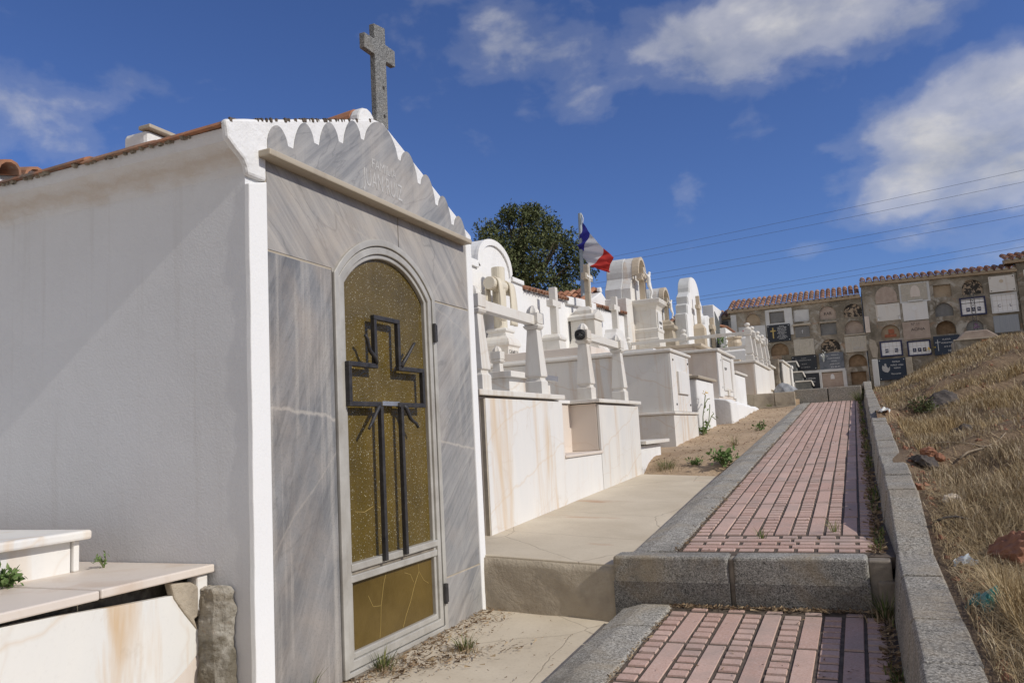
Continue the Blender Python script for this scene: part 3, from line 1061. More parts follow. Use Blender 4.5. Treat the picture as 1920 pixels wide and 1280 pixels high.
def make_mausoleum():
    t = thing('mausoleum', 'whitewashed family mausoleum with grey marble front and arched amber glass door', 'mausoleum', (-3.4, 3.6, -1.08))
    Y0, Y1, XB = 2.54, 4.63, -5.2
    b = MB()
    b.prism([(Y0, -1.4), (Y1, -1.4), (Y1, 1.29), (3.58, 1.64), (Y0, 1.29)], XB, -2.305)
    b.build('wall', M['side_wall'], t)
    # coved eave along the side wall
    e = MB()
    prof = [(Y0 + 0.002, 1.15), (Y0 - 0.010, 1.185), (Y0 - 0.036, 1.215), (Y0 - 0.075, 1.243), (Y0 - 0.098, 1.265), (Y0 - 0.106, 1.316), (Y0 + 0.05, 1.316), (Y0 + 0.05, 1.15)]
    e.prism(prof, XB, -2.2705)
    e.build('eave', M['side_wall'], t, smooth=False)
    # white bands framing the marble
    w = MB()
    n = 40
    lft = []
    for k in range(n + 1):
        z = -1.3 + 2.6 * k / n
        lft.append((Y0 - 0.004 + 0.0012 * math.sin(z * 13) + 0.0008 * math.sin(z * 37), z))
    w.prism([(2.647, -1.3)] + [(2.647, 1.139)] + [p for p in lft[::-1] if p[1] < 1.14], -2.266, -2.2402)
    MB().box(-2.3055, -2.264, Y0 - 0.0005, 2.64, -1.35, 1.299).build('wall_corner', M['side_wall'], t)
    w.build('corner_band', M['white_band'], t, bevel=0.004)
    w = MB().prism([(4.552, -1.3), (4.632, -1.3), (4.634, 1.267), (4.552, 1.267)], -2.32, -2.2405)
    w.build('corner_band', M['white_band'], t, bevel=0.008)
    gb = MB()
    gb.prism([(Y0 - 0.122, 1.262), (Y0 - 0.075, 1.228), (Y0 - 0.03, 1.200), (Y0 - 0.012, 1.17), (Y0 - 0.006, 1.14), (2.646, 1.14), (2.648, 1.268), (4.552, 1.268), (4.64, 1.268), (4.64, 1.325), (4.53, 1.365), (4.46, 1.405), (3.60, 1.738), (3.50, 1.728), (3.34, 1.668), (2.94, 1.528), (2.64, 1.418), (2.53, 1.383), (Y0 - 0.135, 1.338)], -2.272, -2.2395)
    gb.build('gable', M['white_gable'], t, bevel=0.012, seg=2)
    sp = MB()
    for i in range(120):
        q = rnd.random()
        yy = Y0 - 0.11 + 1.1 * q
        zz = 1.372 + (0.36 * max(0, (q - 0.10) / 0.9) if q > 0.1 else 0.0)
        zz = 1.383 + (yy - 2.53) * 0.352 if yy > 2.53 else 1.342 + (yy - 2.405) * 0.33
        r_ = rnd.uniform(0.0015, 0.005)
        x = -2.24 - 0.05 * rnd.random() ** 2
        sp.box(x - r_, x + r_, yy - r_ * 1.4, yy + r_ * 1.4, zz - 0.012 - r_, zz - 0.001 + r_ * 0.5)
    tag(sp.build('lichen_specks', M['grit'], t), kind='stuff')

    # marble cladding with the arched opening
    cy, r0 = 3.5975, 0.6125
    half = 0.4925
    rise_z = 1.072
    cz = rise_z - r0
    a = arc(cy, cz, r0, cy - half, cy + half)
    zs = a[0][1]
    mk = MB()
    mk.prism([(2.652, 0.838), (2.652, -1.3), (cy - half - 0.004, -1.3), (cy - half - 0.004, 0.833)], -2.31, FX + 0.003)
    o = mk.build('marble_panel', M['marble_worn'], t, bevel=0.003)
    o['label'] = 'dark weathered grey marble panel left of the door'
    mk = MB()
    mk.prism([(cy + half + 0.004, -0.776), (cy + half + 0.004, 0.812), (4.548, 0.812), (4.548, -0.770)], -2.31, FX + 0.003)
    mk.prism([(cy + half + 0.004, -1.3), (cy + half + 0.004, -0.786), (4.548, -0.780), (4.548, -1.3)], -2.31, FX + 0.005)
    mk.build('marble_panel', M['marble_grey'], t, bevel=0.003)
    left = [p for p in a if p[0] <= 3.716]
    right = [p for p in a if p[0] > 3.716]
    ym = 3.722
    zm = cz + math.sqrt(r0 * r0 - (ym - cy) ** 2)
    mk = MB()
    mk.prism([(2.652, 0.848), (2.652, 1.262), (ym - 0.002, 1.262), (ym - 0.002, zm)] + left[::-1] + [(cy - half - 0.004, 0.843)], -2.31, FX + 0.002)
    mk.build('marble_panel', M['marble_beige'], t)
    mk = MB()
    mk.prism([(ym + 0.002, zm), (ym + 0.002, 1.262), (4.548, 1.262), (4.548, 0.822)] + [(cy + half + 0.004, 0.822)] + right[::-1], -2.31, FX + 0.004)
    mk.build('marble_panel', M['marble_beige'], t)
    for (ya, yb, za, zb) in ((2.652, 3.103, 0.834, 0.850), (4.093, 4.548, 0.809, 0.825), (4.093, 4.548, -0.788, -0.768), (3.717, 3.727, 1.068, 1.235), (2.644, 2.655, -1.2, 1.24), (4.545, 4.555, -1.2, 1.24)):
        MB().box(-2.27, FX - 0.0005, ya, yb, za, zb).build('mortar_joint', M['joint'], t)
    # ledge and scalloped pediment
    MB().box(-2.30, -2.178, 2.596, 4.518, 1.236, 1.266).build('cornice', M['stone_weather'], t, bevel=0.006)
    tops = [(2.73, 1.405), (2.90, 1.482), (3.095, 1.553), (3.29, 1.632)]
    lows = [2.652, 2.808, 2.999, 3.196, 3.393]
    lz = [1.33, 1.344, 1.422, 1.494, 1.573]
    poly = [(2.652, 1.268), (2.652, 1.33)]

    def bump(y0, z0, y1, z1, zt, wd=0.022):
        out = []
        m = 16
        for i in range(m + 1):
            s = i / m
            y = y0 + (y1 - y0) * s
            base = z0 + (z1 - z0) * s
            env = max(0.0, math.sin(math.pi * s)) ** 0.62
            zz = z0 + (z1 - z0) * s
            pk = zt + 0.012 + (s - 0.5) * (z1 - z0) * 0.8
            out.append((y, zz + (pk - zz) * env))
        return out
    for i in range(4):
        poly += bump(lows[i] + (0.020 if i else 0), lz[i] if i else 1.33, lows[i + 1] - 0.020, lz[i + 1], tops[i][1])
    poly += bump(3.405, 1.575, 3.737, 1.575, 1.715)
    rl = [3.749, 3.967, 4.173, 4.373, 4.548]
    rz = [1.571, 1.496, 1.418, 1.341, 1.31]
    rt_ = [1.635, 1.560, 1.482, 1.405]
    for i in range(4):
        poly += bump(rl[i] + 0.018, rz[i], rl[i + 1] - 0.018 * (i < 3), rz[i + 1], rt_[i])
    poly += [(4.548, 1.268)]
    MB().prism(poly, -2.262, -2.236).build('pediment', M['marble_grey'], t)
    text('JUAN RUIZ', 0.095, (-2.235, 3.575, 1.375), '+X', M['letter_faded'], t, 0.385, depth=0.0006)
    text('FAMILIA', 0.055, (-2.2352, 3.585, 1.468), '+X', M['letter_faded'], t, 0.24, depth=0.0006)
    # roof: corrugated clay slopes, verge tiles along the eave, ridge tile
    rf = MB()
    for side in (-1, 1):
        ye = Y0 - 0.10 if side < 0 else Y1 + 0.06
        ze = 1.322
        n = 64
        vs = []
        for i in range(n + 1):
            x = -2.274 - (2.9) * i / n
            z = 0.02 * abs(math.sin(i * math.pi / 5))
            vs += [(x, ye, ze + z), (x, 3.58, 1.70 + z), (x, ye, ze - 0.02), (x, 3.58, 1.66)]
        fs = []
        for i in range(n):
            p, q = i * 4, i * 4 + 4
            fs += [(p, p + 1, q + 1, q), (p + 2, q + 2, q + 3, p + 3), (p, q, q + 2, p + 2)]
        rf.add(vs, fs)
    rf.build('roof', M['tile'], t)
    vt = MB()
    for i in range(7):
        x = -2.262 - 0.40 * i
        jz = rnd.uniform(-0.004, 0.004)
        seg = []
        for k in range(7):
            an = math.pi * (k / 6)
            seg.append((Y0 - 0.07 - 0.062 * math.cos(an), 1.316 + jz + 0.030 * math.sin(an)))
        seg2 = [(p[0], p[1] + 0.004) for p in seg]
        n = 7
        vs = [(x, p[0], p[1] + 0.006) for p in seg] + [(x - 0.42, p[0], p[1] - 0.002) for p in seg]
        vt.add(vs, [(k, k + 1, n + k + 1, n + k) for k in range(n - 1)] + [(0, n, 2 * n - 1, n - 1), tuple(range(n)), tuple(range(n, 2 * n))[::-1]])
    vt.build('eave_tiles', M['tile_old'], t)
    mo = MB()
    for i in range(90):
        x = -2.45 - 2.5 * rnd.random()
        y = Y0 - 0.112 + rnd.uniform(-0.006, 0.006)
        s = rnd.uniform(0.006, 0.018)
        mo.lathe(x, y, [(1.306, s * 0.6), (1.316 + rnd.uniform(0, 0.006), s), (1.326, s * 0.5)], 5, rnd.random())
    tag(mo.build('mortar_crumbs', M['mortar_dark'], t), kind='stuff')
    rd = MB()
    n = 9
    prof = [(3.495 + 0.085 * math.cos(math.pi * k / (n - 1)), 1.70 + 0.095 * math.sin(math.pi * k / (n - 1))) for k in range(n)]
    vs = [(-2.335, y, z) for y, z in prof] + [(-2.80, 3.495 + (y - 3.495) * 0.85, z - 0.035) for y, z in prof]
    rd.add(vs, [(k, k + 1, n + k + 1, n + k) for k in range(n - 1)] + [(0, n, 2 * n - 1, n - 1), tuple(range(n)), tuple(range(n, 2 * n))[::-1]])
    for q in range(4):
        vs = [(-2.78 - q * 0.42, y, z - 0.01) for y, z in prof] + [(-3.25 - q * 0.42, 3.495 + (y - 3.495) * 0.85, z - 0.04) for y, z in prof]
        rd.add(vs, [(k, k + 1, n + k + 1, n + k) for k in range(n - 1)] + [(0, n, 2 * n - 1, n - 1), tuple(range(n)), tuple(range(n, 2 * n))[::-1]])
    rd.build('ridge_tile', M['tile_clean'], t)
    pl = MB()
    pl.prism([(3.495 + 0.088 * math.cos(math.pi * k / 8), 1.69 + 0.1 * math.sin(math.pi * k / 8)) for k in range(9)], -2.334, -2.27)
    pl.build('ridge_plug', M['white_rough'], t, bevel=0.012)
    # granite cross on the gable
    g = MB()
    cyc, x0, x1 = 3.632, -2.296, -2.262
    prof = [(3.575, 1.735), (3.69, 1.735), (3.69, 2.135), (3.789, 2.143), (3.789, 2.24), (3.69, 2.237), (3.69, 2.333), (3.576, 2.312), (3.576, 2.222), (3.476, 2.215), (3.476, 2.128), (3.576, 2.130)]
    g.prism(prof, x0, x1)
    gc = g.build('gable_cross', M['granite'], t, bevel=0.004)
    for z in (1.80, 1.965):
        MB().tube([(-2.2635, cyc + 0.02, z), (-2.2605, cyc + 0.02, z)], 0.011, 8).build('bolt_hole', M['letter_dark'], gc)
    fl = MB().box(-4.42, -4.2, 3.78, 3.98, 1.55, 2.175)
    fl.build('roof_block', M['white_rough'], t, bevel=0.03)
    MB().box(-4.27, -4.165, 3.77, 4.02, 2.177, 2.205).build('roof_slab', M['stone_weather'], t, bevel=0.006)

    # ---------------- door
    d = MB()

    def outline(inset, bot):
        h = half - inset
        r = r0 - inset
        p = arc(cy, cz, r, cy - h, cy + h, 24)
        return [(cy + h, bot), (cy - h, bot)] + p
    # outer fixed frame
    fr = MB()
    o0, o1 = outline(0.0, -1.052), outline(0.036, -1.03)
    fr.ring(o0, o1, -2.315, -2.232)
    fr.build('door_frame', M['alu'], t, bevel=0.004)
    dr = MB()
    o2, o3 = outline(0.041, -1.026), outline(0.078, -0.985)
    dr.ring(o2, o3, -2.30, -2.238)
    door = dr.build('door', M['alu'], t, bevel=0.004)
    dk = MB()
    dk.ring(outline(0.0355, -1.031), outline(0.0415, -1.025), -2.31, -2.245)
    dk.build('door_gap', M['iron'], t)
    bd = MB()
    o4, o5 = outline(0.0785, -0.984), outline(0.102, -0.955)
    bd.ring(o4, o5, -2.295, -2.250)
    hi = half - 0.079
    y0, y1 = cy - hi, cy + hi
    bd.box(-2.295, -2.236, y0, y1, -0.588, -0.553)
    bd.box(-2.295, -2.241, y0, y1, -0.640, -0.606)
    bd.build('glazing_bar', M['alu'], door, bevel=0.005)
    MB().box(-2.29, -2.252, y0, y1, -0.605, -0.589).build('rail_gap', M['mortar_dark'], door)
    h5 = half - 0.10
    gp = arc(cy, cz, r0 - 0.10, cy - h5, cy + h5, 24)
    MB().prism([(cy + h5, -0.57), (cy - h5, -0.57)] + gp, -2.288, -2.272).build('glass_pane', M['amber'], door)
    MB().box(-2.288, -2.272, cy - h5, cy + h5, -0.97, -0.625).build('glass_pane', M['amber_plain'], door)
    for path in ([(3.53, -0.64), (3.50, -0.70), (3.47, -0.80), (3.46, -0.90), (3.45, -0.95)], [(3.84, -0.64), (3.85, -0.70), (3.80, -0.76), (3.75, -0.84), (3.70, -0.90), (3.67, -0.95)],
                 [(3.85, -0.70), (3.90, -0.755), (3.95, -0.78)], [(3.70, -0.68), (3.76, -0.70), (3.79, -0.745)], [(3.27, -0.32), (3.35, -0.33), (3.43, -0.31)], [(3.47, -0.315), (3.55, -0.345)], [(3.36, -0.73), (3.40, -0.79), (3.47, -0.80)]):
        MB().tube([(-2.2715, y, z) for y, z in path], 0.0011, 4).build('glass_crack', M['gold'], door)
    ic = MB()
    w = 0.024
    xa, xb = -2.237, -2.212
    pts = [(3.435, 0.195), (3.185, 0.195), (3.185, 0.388), (3.415, 0.388), (3.415, 0.638), (3.640, 0.638), (3.640, 0.388), (3.885, 0.388), (3.885, 0.195), (3.630, 0.195)]
    for p, q in zip(pts[:-1], pts[1:]):
        ya, yb = min(p[0], q[0]) - w / 2, max(p[0], q[0]) + w / 2
        za, zb = min(p[1], q[1]) - w / 2, max(p[1], q[1]) + w / 2
        if p[0] == q[0]:
            za, zb = za + w, zb - w
        ic.box(xa, xb, ya, yb, za, zb)
    for yy in (3.452, 3.648):
        ic.box(xa, xb, yy - w / 2, yy + w / 2, -0.578, 0.1845)
    crossm = ic.build('iron_cross', M['iron'], door, bevel=0.003)
    MB().box(-2.245, -2.222, 3.47, 3.635, 0.19, 0.212).build('cross_bracket', M['silver'], door)
    for (a_, b_) in (((3.415, 0.40), (3.288, 0.53)), ((3.655, 0.40), (3.765, 0.53)), ((3.43, 0.19), (3.296, 0.07)), ((3.66, 0.19), (3.770, 0.07))):
        ry = MB()
        pth = []
        for i in range(7):
            s = i / 6
            pth.append((-2.215 + 0.02 * s, a_[0] + (b_[0] - a_[0]) * s + 0.006 * math.sin(s * 9), a_[1] + (b_[1] - a_[1]) * s + 0.007 * math.sin(s * 9)))
        ry.tube(pth, [0.0125 - 0.005 * i / 6 for i in range(7)], 6)
        ry.build('iron_ray', M['iron'], door, smooth=True)
    for z in (0.62, -0.855):
        MB().lathe(-2.225, 4.056, [(z - 0.055, 0.011), (z + 0.055, 0.011)], 8).box(-2.24, -2.222, 4.058, 4.085, z - 0.05, z + 0.05).build('hinge', M['iron'], door)
    MB().box(-2.24, -2.22, cy - 0.44, cy + 0.44, -1.075, -1.05).build('threshold', M['mortar_dark'], t)


make_mausoleum()


# ------------------------------------------------------------------ tombs along the path
def near_tomb():
    t = thing('marble_tomb', 'stepped marble tomb with broken front panel against the mausoleum side wall', 'tomb', (-3.2, 1.2, -1.1))
    MB().box(-4.6, -2.56, -0.2, 2.515, -1.4, -0.482).build('tomb_body', M['broken'], t)
    X = -2.470
    MB().prism([(-0.2, -0.40), (1.674, -0.497), (1.866, -0.505), (2.088, -0.521), (2.351, -0.535), (2.372, -0.58), (2.418, -0.633), (2.481, -0.699), (2.512, -0.752), (2.41, -0.82), (2.344, -0.857), (2.26, -1.4), (-0.2, -1.4)], X - 0.03, X).build('front_panel', M['marble_panel'], t, bevel=0.002)
    MB().prism([(2.514, -0.756), (2.483, -0.70), (2.520, -0.675), (2.537, -0.727), (2.53, -0.908), (2.49, -1.4), (2.265, -1.4), (2.348, -0.858), (2.412, -0.822)], X - 0.03, X - 0.004).build('front_panel', M['marble_top'], t, bevel=0.002)['label'] = 'cracked lower corner piece of the front panel'
    MB().prism([(2.326, -0.484), (2.434, -0.501), (2.478, -0.529), (2.505, -0.579), (2.5, -0.623), (2.447, -0.644), (2.466, -0.692), (2.396, -0.611), (2.347, -0.547)], X - 0.03, X + 0.008).build('mortar_patch', M['step_concrete'], t, bevel=0.008)
    MB().box(X - 0.05, X + 0.01, 2.46, 2.515, -0.62, -0.482).build('corner_block', M['marble_tomb'], t, bevel=0.008)
    pr = [(-2.56, 2.50), (-2.44, 2.46), (-2.38, 2.46), (-2.345, 2.49), (-2.335, 2.535), (-2.56, 2.536)]
    c = MB()
    n = len(pr)
    vs = []
    for z, k in ((-1.4, 1.0), (-0.9, 1.03), (-0.75, 0.97), (-0.60, 1.0), (-0.55, 0.97), (-0.53, 0.90)):
        vs += [(-2.56 + (x + 2.56) * k, 2.536 + (y - 2.536) * k, z) for x, y in pr]
    c.add(vs, [tuple(range(n))[::-1], tuple(range(5 * n, 6 * n))] + [(i * n + j, i * n + (j + 1) % n, (i + 1) * n + (j + 1) % n, (i + 1) * n + j) for i in range(5) for j in range(n)])
    o = c.build('mortar_fillet', M['niche_mortar'], t, smooth=False)
    sb = o.modifiers.new('s', 'SUBSURF')
    sb.subdivision_type = 'SIMPLE'
    sb.levels = sb.render_levels = 4
    tx = bpy.data.textures.new('lumps', 'CLOUDS')
    tx.noise_scale = 0.06
    tx.noise_depth = 4
    dm = o.modifiers.new('d', 'DISPLACE')
    dm.texture = tx
    dm.strength = 0.035
    dm.mid_level = 0.55
    sl = MB().box(-4.7, -2.445, -0.3, 2.004, -0.481, -0.449)
    sl.build('top_slab', M['marble_top'], t, bevel=0.006)
    sl = MB().box(-4.7, -2.442, 2.008, 2.534, -0.478, -0.446)
    sl.build('top_slab', M['marble_top'], t, bevel=0.006)
    MB().box(-4.6, -2.955, 0.2, 2.285, -0.449, -0.322).build('upper_block', M['marble_tomb'], t, bevel=0.003)
    MB().box(-2.99, -2.94, 2.288, 2.315, -0.446, -0.322).build('upper_corner', M['marble_clean'], t, bevel=0.006)
    MB().box(-4.6, -2.905, 0.1, 2.345, -0.322, -0.284).build('upper_slab', M['marble_tomb'], t, bevel=0.01)


near_tomb()

# one tapered marble pillar: shaft with moulded capital and carved bud; copied where the photograph repeats it
def pillar(t, x, y, z0, h=0.80, w=0.15, fin='bud', m='marble_cream'):
    k = h / 0.80
    a = w / 2
    s = MB()
    s.square(x, y, [(z0, a * 1.02), (z0 + 0.128 * k, a * 1.02), (z0 + 0.148 * k, a * 0.82), (z0 + 0.165 * k, a * 0.80), (z0 + 0.175 * k, a * 1.0), (z0 + 0.19 * k, a * 1.0), (z0 + 0.60 * k, a * 0.62)])
    sh = s.build('pillar', M[m], t, bevel=0.004)
    c = MB()
    c.square(x, y, [(z0 + 0.60 * k, a * 0.66), (z0 + 0.615 * k, a * 0.85), (z0 + 0.635 * k, a * 0.95), (z0 + 0.64 * k, a * 0.80), (z0 + 0.65 * k, a * 0.80), (z0 + 0.655 * k, a * 0.90), (z0 + 0.75 * k, a * 0.90)])
    c.build('capital', M[m], sh, bevel=0.003)
    f = MB()
    if fin == 'bud':
        f.lathe(x, y, [(z0 + 0.745 * k, a * 0.72), (z0 + 0.765 * k, a * 0.74), (z0 + 0.79 * k, a * 0.62), (z0 + 0.815 * k, a * 0.36), (z0 + 0.828 * k, a * 0.08)], 24, 0, 8, 0.10)
        f.build('finial', M[m], sh)
    elif fin == 'ball':
        pf = [(z0 + 0.75 * k, a * 0.95), (z0 + 0.775 * k, a * 0.95), (z0 + 0.80 * k, a * 0.55), (z0 + 0.81 * k, a * 0.45)]
        for i in range(9):
            th = -1.1 + (1.1 + math.pi / 2) * i / 8
            pf.append((z0 + 0.865 * k + 0.052 * k * math.sin(th), max(0.002, a * 0.72 * math.cos(th))))
        f.lathe(x, y, pf, 16)
        f.build('finial', M[m], sh, smooth=False)
    elif fin == 'point':
        f.square(x, y, [(z0 + 0.75 * k, a * 0.9), (z0 + 0.80 * k, a * 0.9), (z0 + 0.87 * k, a * 0.1)])
        f.build('finial', M[m], sh)
    return sh


def bolts(t, pts, face='+X', m='letter_dark', r=0.012):
    for (x, y, z) in pts:
        d = (0.012, 0, 0) if face == '+X' else (0, -0.012, 0)
        MB().tube([(x, y, z), (x + d[0], y + d[1], z)], r, 8).build('bolt', M[m], t)


def tomb_double():
    t = thing('marble_tomb', 'waist high marble tomb with four tapered pillars and rails, beside the mausoleum', 'tomb', (-3.4, 7.3, -0.7))
    X = -2.48
    MB().box(-5.2, X - 0.035, 5.215, 6.875, -0.9, 0.298).box(-5.2, X - 0.32, 6.875, 8.0, -0.9, 0.296).box(-5.2, X - 0.035, 8.0, 9.60, -0.9, 0.29).build('tomb_body', M['marble_top'], t)
    MB().box(X - 0.03, X, 5.24, 6.868, -0.86, 0.285).build('front_panel', M['marble_tomb'], t, bevel=0.004)
    MB().box(X - 0.034, X - 0.006, 6.874, 7.99, -0.86, -0.226).build('front_panel', M['marble_clean'], t, bevel=0.004)
    MB().box(X - 0.03, X - 0.002, 7.996, 9.60, -0.86, 0.275).build('front_panel', M['marble_white'], t, bevel=0.004)
    MB().box(X - 0.33, X + 0.012, 6.86, 8.01, -0.224, -0.196).build('step_sill', M['marble_top'], t, bevel=0.005)
    MB().box(X - 0.32, X - 0.035, 7.988, 8.0, -0.19, 0.29).build('notch_side', M['marble_top'], t)
    MB().box(-5.25, X + 0.025, 5.10, 6.895, 0.304, 0.346).build('coping', M['marble_cream'], t, bevel=0.006)
    MB().box(-5.25, X - 0.29, 6.90, 7.925, 0.303, 0.338).build('coping', M['marble_clean'], t, bevel=0.006)
    MB().box(-5.25, X + 0.03, 7.93, 9.64, 0.300, 0.338).build('coping', M['marble_cream'], t, bevel=0.006)
    MB().box(X - 0.034, X - 0.004, 5.217, 5.238, -0.86, 0.28).build('corner_strip', M['joint'], t)
    for (x, y, z) in ((-2.685, 5.55, 0.346), (-2.685, 6.785, 0.346), (-2.685, 8.235, 0.338), (-2.685, 9.555, 0.338)):
        pillar(t, x, y, z, 0.815, 0.16)
    for y0, y1 in ((5.60, 6.73), (8.29, 9.50)):
        MB().box(-2.722, -2.645, y0, y1, 1.0, 1.085).build('rail', M['marble_cream'], t, bevel=0.004)
    pillar(t, -4.27, 9.45, 0.338, 0.815, 0.16)
    # wire wreath on the third pillar
    w = thing('wire_wreath', 'small dark wire wreath on the head of a tapered marble pillar', 'wreath', (-2.685, 8.12, 1.02))
    m = MB()
    for k in range(7):
        r = 0.020 + 0.006 * k
        path = []
        for i in range(15):
            a = 2 * math.pi * i / 14
            path.append((-2.685 + r * math.cos(a), 8.15 - 0.03 * rnd.random() * (1 - k / 8) - 0.012, 1.045 + r * math.sin(a) + 0.004 * math.sin(3 * a + k)))
        m.tube(path, 0.007, 5)
    m.build('wire_coil', M['iron'], w)
    # small inner tomb standing on the platform
    s = thing('slab_tomb', 'low inner marble tomb with flat lid behind the first tapered pillars', 'tomb', (-4.0, 8.0, 0.34))
    MB().box(-5.1, -3.26, 7.48, 8.66, 0.33, 0.598).build('tomb_body', M['marble_white'], s, bevel=0.003)
    MB().box(-5.15, -3.20, 7.40, 8.78, 0.60, 0.662).build('lid', M['marble_cream'], s, bevel=0.006)


tomb_double()


def small_steps():
    t = thing('slab_tomb', 'very low white tomb with two marble slabs between the pillared tomb and the sarcophagus', 'tomb', (-3.3, 10.3, -0.55))
    MB().box(-5.2, -2.50, 9.62, 10.72, -0.9, -0.205).build('tomb_base', M['white_rough'], t, bevel=0.012)
    MB().box(-5.2, -2.42, 9.62, 10.93, -0.19, -0.145).build('lower_slab', M['marble_cream'], t, bevel=0.006)
    MB().box(-5.2, -2.92, 9.66, 10.45, -0.145, 0.005).build('upper_block', M['marble_white'], t, bevel=0.004)
    MB().box(-5.2, -2.80, 9.64, 10.62, 0.008, 0.052).build('upper_slab', M['marble_cream'], t, bevel=0.006)


small_steps()


def sarcophagus():
    t = thing('sarcophagus', 'tall closed marble sarcophagus with a blank plaque on its sunlit end', 'tomb', (-4.0, 12.3, -0.3))
    MB().box(-5.45, -2.475, 11.60, 13.42, -0.7, 0.185).build('plinth', M['marble_white'], t, bevel=0.004)
    MB().box(-5.5, -2.445, 11.57, 13.45, 0.188, 0.228).build('plinth_ledge', M['marble_cream'], t, bevel=0.012)
    MB().box(-5.4, -2.50, 11.65, 13.0, 0.228, 1.10).build('tomb_body', M['marble_white'], t, bevel=0.003)
    MB().box(-2.499, -2.478, 11.655, 12.995, 0.235, 1.095).build('end_panel', M['marble_tomb'], t, bevel=0.003)
    MB().box(-5.5, -2.45, 11.60, 13.12, 1.104, 1.158).build('coping', M['marble_cream'], t, bevel=0.018)
    MB().box(-5.5, -2.72, 11.66, 13.05, 1.160, 1.185).build('lid', M['marble_clean'], t, bevel=0.006)
    MB().box(-5.5, -3.7, 11.70, 12.9, 1.186, 1.315).build('upper_lid', M['marble_top'], t, bevel=0.01)
    MB().box(-2.477, -2.445, 12.02, 12.78, 0.50, 0.84).build('plaque', M['marble_clean'], t, bevel=0.004)
    bolts(t, [(-2.478, 11.80, 1.0), (-2.478, 12.9, 1.0), (-2.478, 11.86, 0.34), (-2.478, 12.9, 0.34)], r=0.016)


sarcophagus()


def lime_tomb(y0, y1, xf, z0, z1, label, slab='marble_cream', xb=-4.6, over=0.05):
    t = thing('lime_washed_tomb', label, 'tomb', ((xf + xb) / 2, (y0 + y1) / 2, z0))
    b = MB()
    zs, ys = 7, 7
    b.box(xb, xf, y0, y1, z0 - 0.3, z1 - 0.055)
    b.build('tomb_body', M['white_rough'], t, bevel=0.03, seg=3)
    MB().box(xb, xf + over, y0 - 0.05, y1 + 0.10, z1 - 0.05, z1).build('lid', M[slab], t, bevel=0.012)
    MB().box(xb, xf - 0.45, y0 + 0.1, y1 - 0.1, z1, z1 + 0.08).build('upper_block', M['marble_top'], t, bevel=0.004)
    MB().box(xb, xf - 0.38, y0 + 0.04, y1 - 0.02, z1 + 0.082, z1 + 0.125).build('upper_lid', M[slab], t, bevel=0.008)
    return t


lime_tomb(13.68, 15.36, -2.49, -0.15, 0.86, 'small whitewashed tomb under a marble slab with a yellow flowered weed before it', 'stone_weather')


def door_tomb():
    t = thing('marble_tomb', 'tall marble tomb with a recessed grey door panel rising from a whitewashed plinth', 'tomb', (-4.0, 17.2, 0.45))
    MB().box(-5.4, -2.52, 16.12, 18.38, 0.2, 1.455).build('tomb_body', M['marble_top'], t, bevel=0.004)
    MB().box(-2.519, -2.485, 16.12, 16.62, 0.56, 1.45).build('pilaster', M['marble_clean'], t, bevel=0.006)
    MB().box(-2.519, -2.49, 18.06, 18.38, 0.56, 1.45).build('pilaster', M['marble_clean'], t, bevel=0.006)
    MB().box(-2.519, -2.505, 16.63, 18.05, 0.60, 1.44).build('door_panel', M['grey_slab'], t)
    pn = bpy.data.objects['door_panel']
    pn.data.materials[0] = M['marble_clean']
    fr = MB().box(-2.504, -2.485, 16.72, 17.95, 0.70, 0.74).box(-2.504, -2.485, 16.72, 17.95, 1.36, 1.40).box(-2.504, -2.485, 16.72, 16.78, 0.74, 1.36).box(-2.504, -2.485, 17.89, 17.95, 0.74, 1.36)
    fr.build('panel_moulding', M['marble_white'], t)
    text('RIP', 0.06, (-2.503, 17.2, 1.16), '+X', M['letter_dark'], t, 0.30)
    MB().box(-5.45, -2.45, 16.05, 18.45, 1.458, 1.515).build('coping', M['marble_cream'], t, bevel=0.015)
    MB().box(-5.4, -2.95, 16.3, 18.2, 1.517, 1.60).build('upper_block', M['marble_top'], t, bevel=0.004)
    MB().box(-5.45, -2.80, 16.25, 18.3, 1.602, 1.665).build('upper_lid', M['limestone'], t, bevel=0.012)
    bolts(t, [(-2.486, 16.45, 0.75), (-2.486, 16.45, 1.3)], m='silver', r=0.02)
    MB().box(-2.504, -2.478, 17.2, 17.45, 0.60, 0.72).build('vase_ledge', M['marble_cream'], t)


door_tomb()
lime_tomb(18.42, 20.16, -2.49, 0.4, 1.185, 'small whitewashed tomb with two slabs just before the stone step', 'marble_cream')


def white_plinth():
    w = MB()
    n = 14
    ys = [15.72 + (20.42 - 15.72) * i / n for i in range(n + 1)]
    pr = []
    for i, y in enumerate(ys):
        f = walk(y) - 0.35
        top = 0.47 - 0.022 * (y - 15.7) + 0.012 * math.sin(i * 2.1)
        xr = -2.20 + 0.03 * math.sin(i * 1.7)
        if i == 0:
            xr -= 0.03
        pr.append([(-2.78, y, f), (xr - 0.0, y, f), (xr - 0.02, y, top - 0.05), (xr - 0.10, y, top + 0.005), (-2.78, y, top + 0.08)])
    vs = [p for q in pr for p in q]
    fs = [tuple(range(5))[::-1], tuple(range(n * 5, n * 5 + 5))] + [(i * 5 + k, i * 5 + (k + 1) % 5, i * 5 + 5 + (k + 1) % 5, i * 5 + 5 + k) for i in range(n) for k in range(5)]
    w.add(vs, fs)
    o = w.build('plinth', M['white_rough'], bevel=0.03, seg=3)
    tag(o, 'long low whitewashed plinth sloping beside the soil path', 'plinth')


white_plinth()


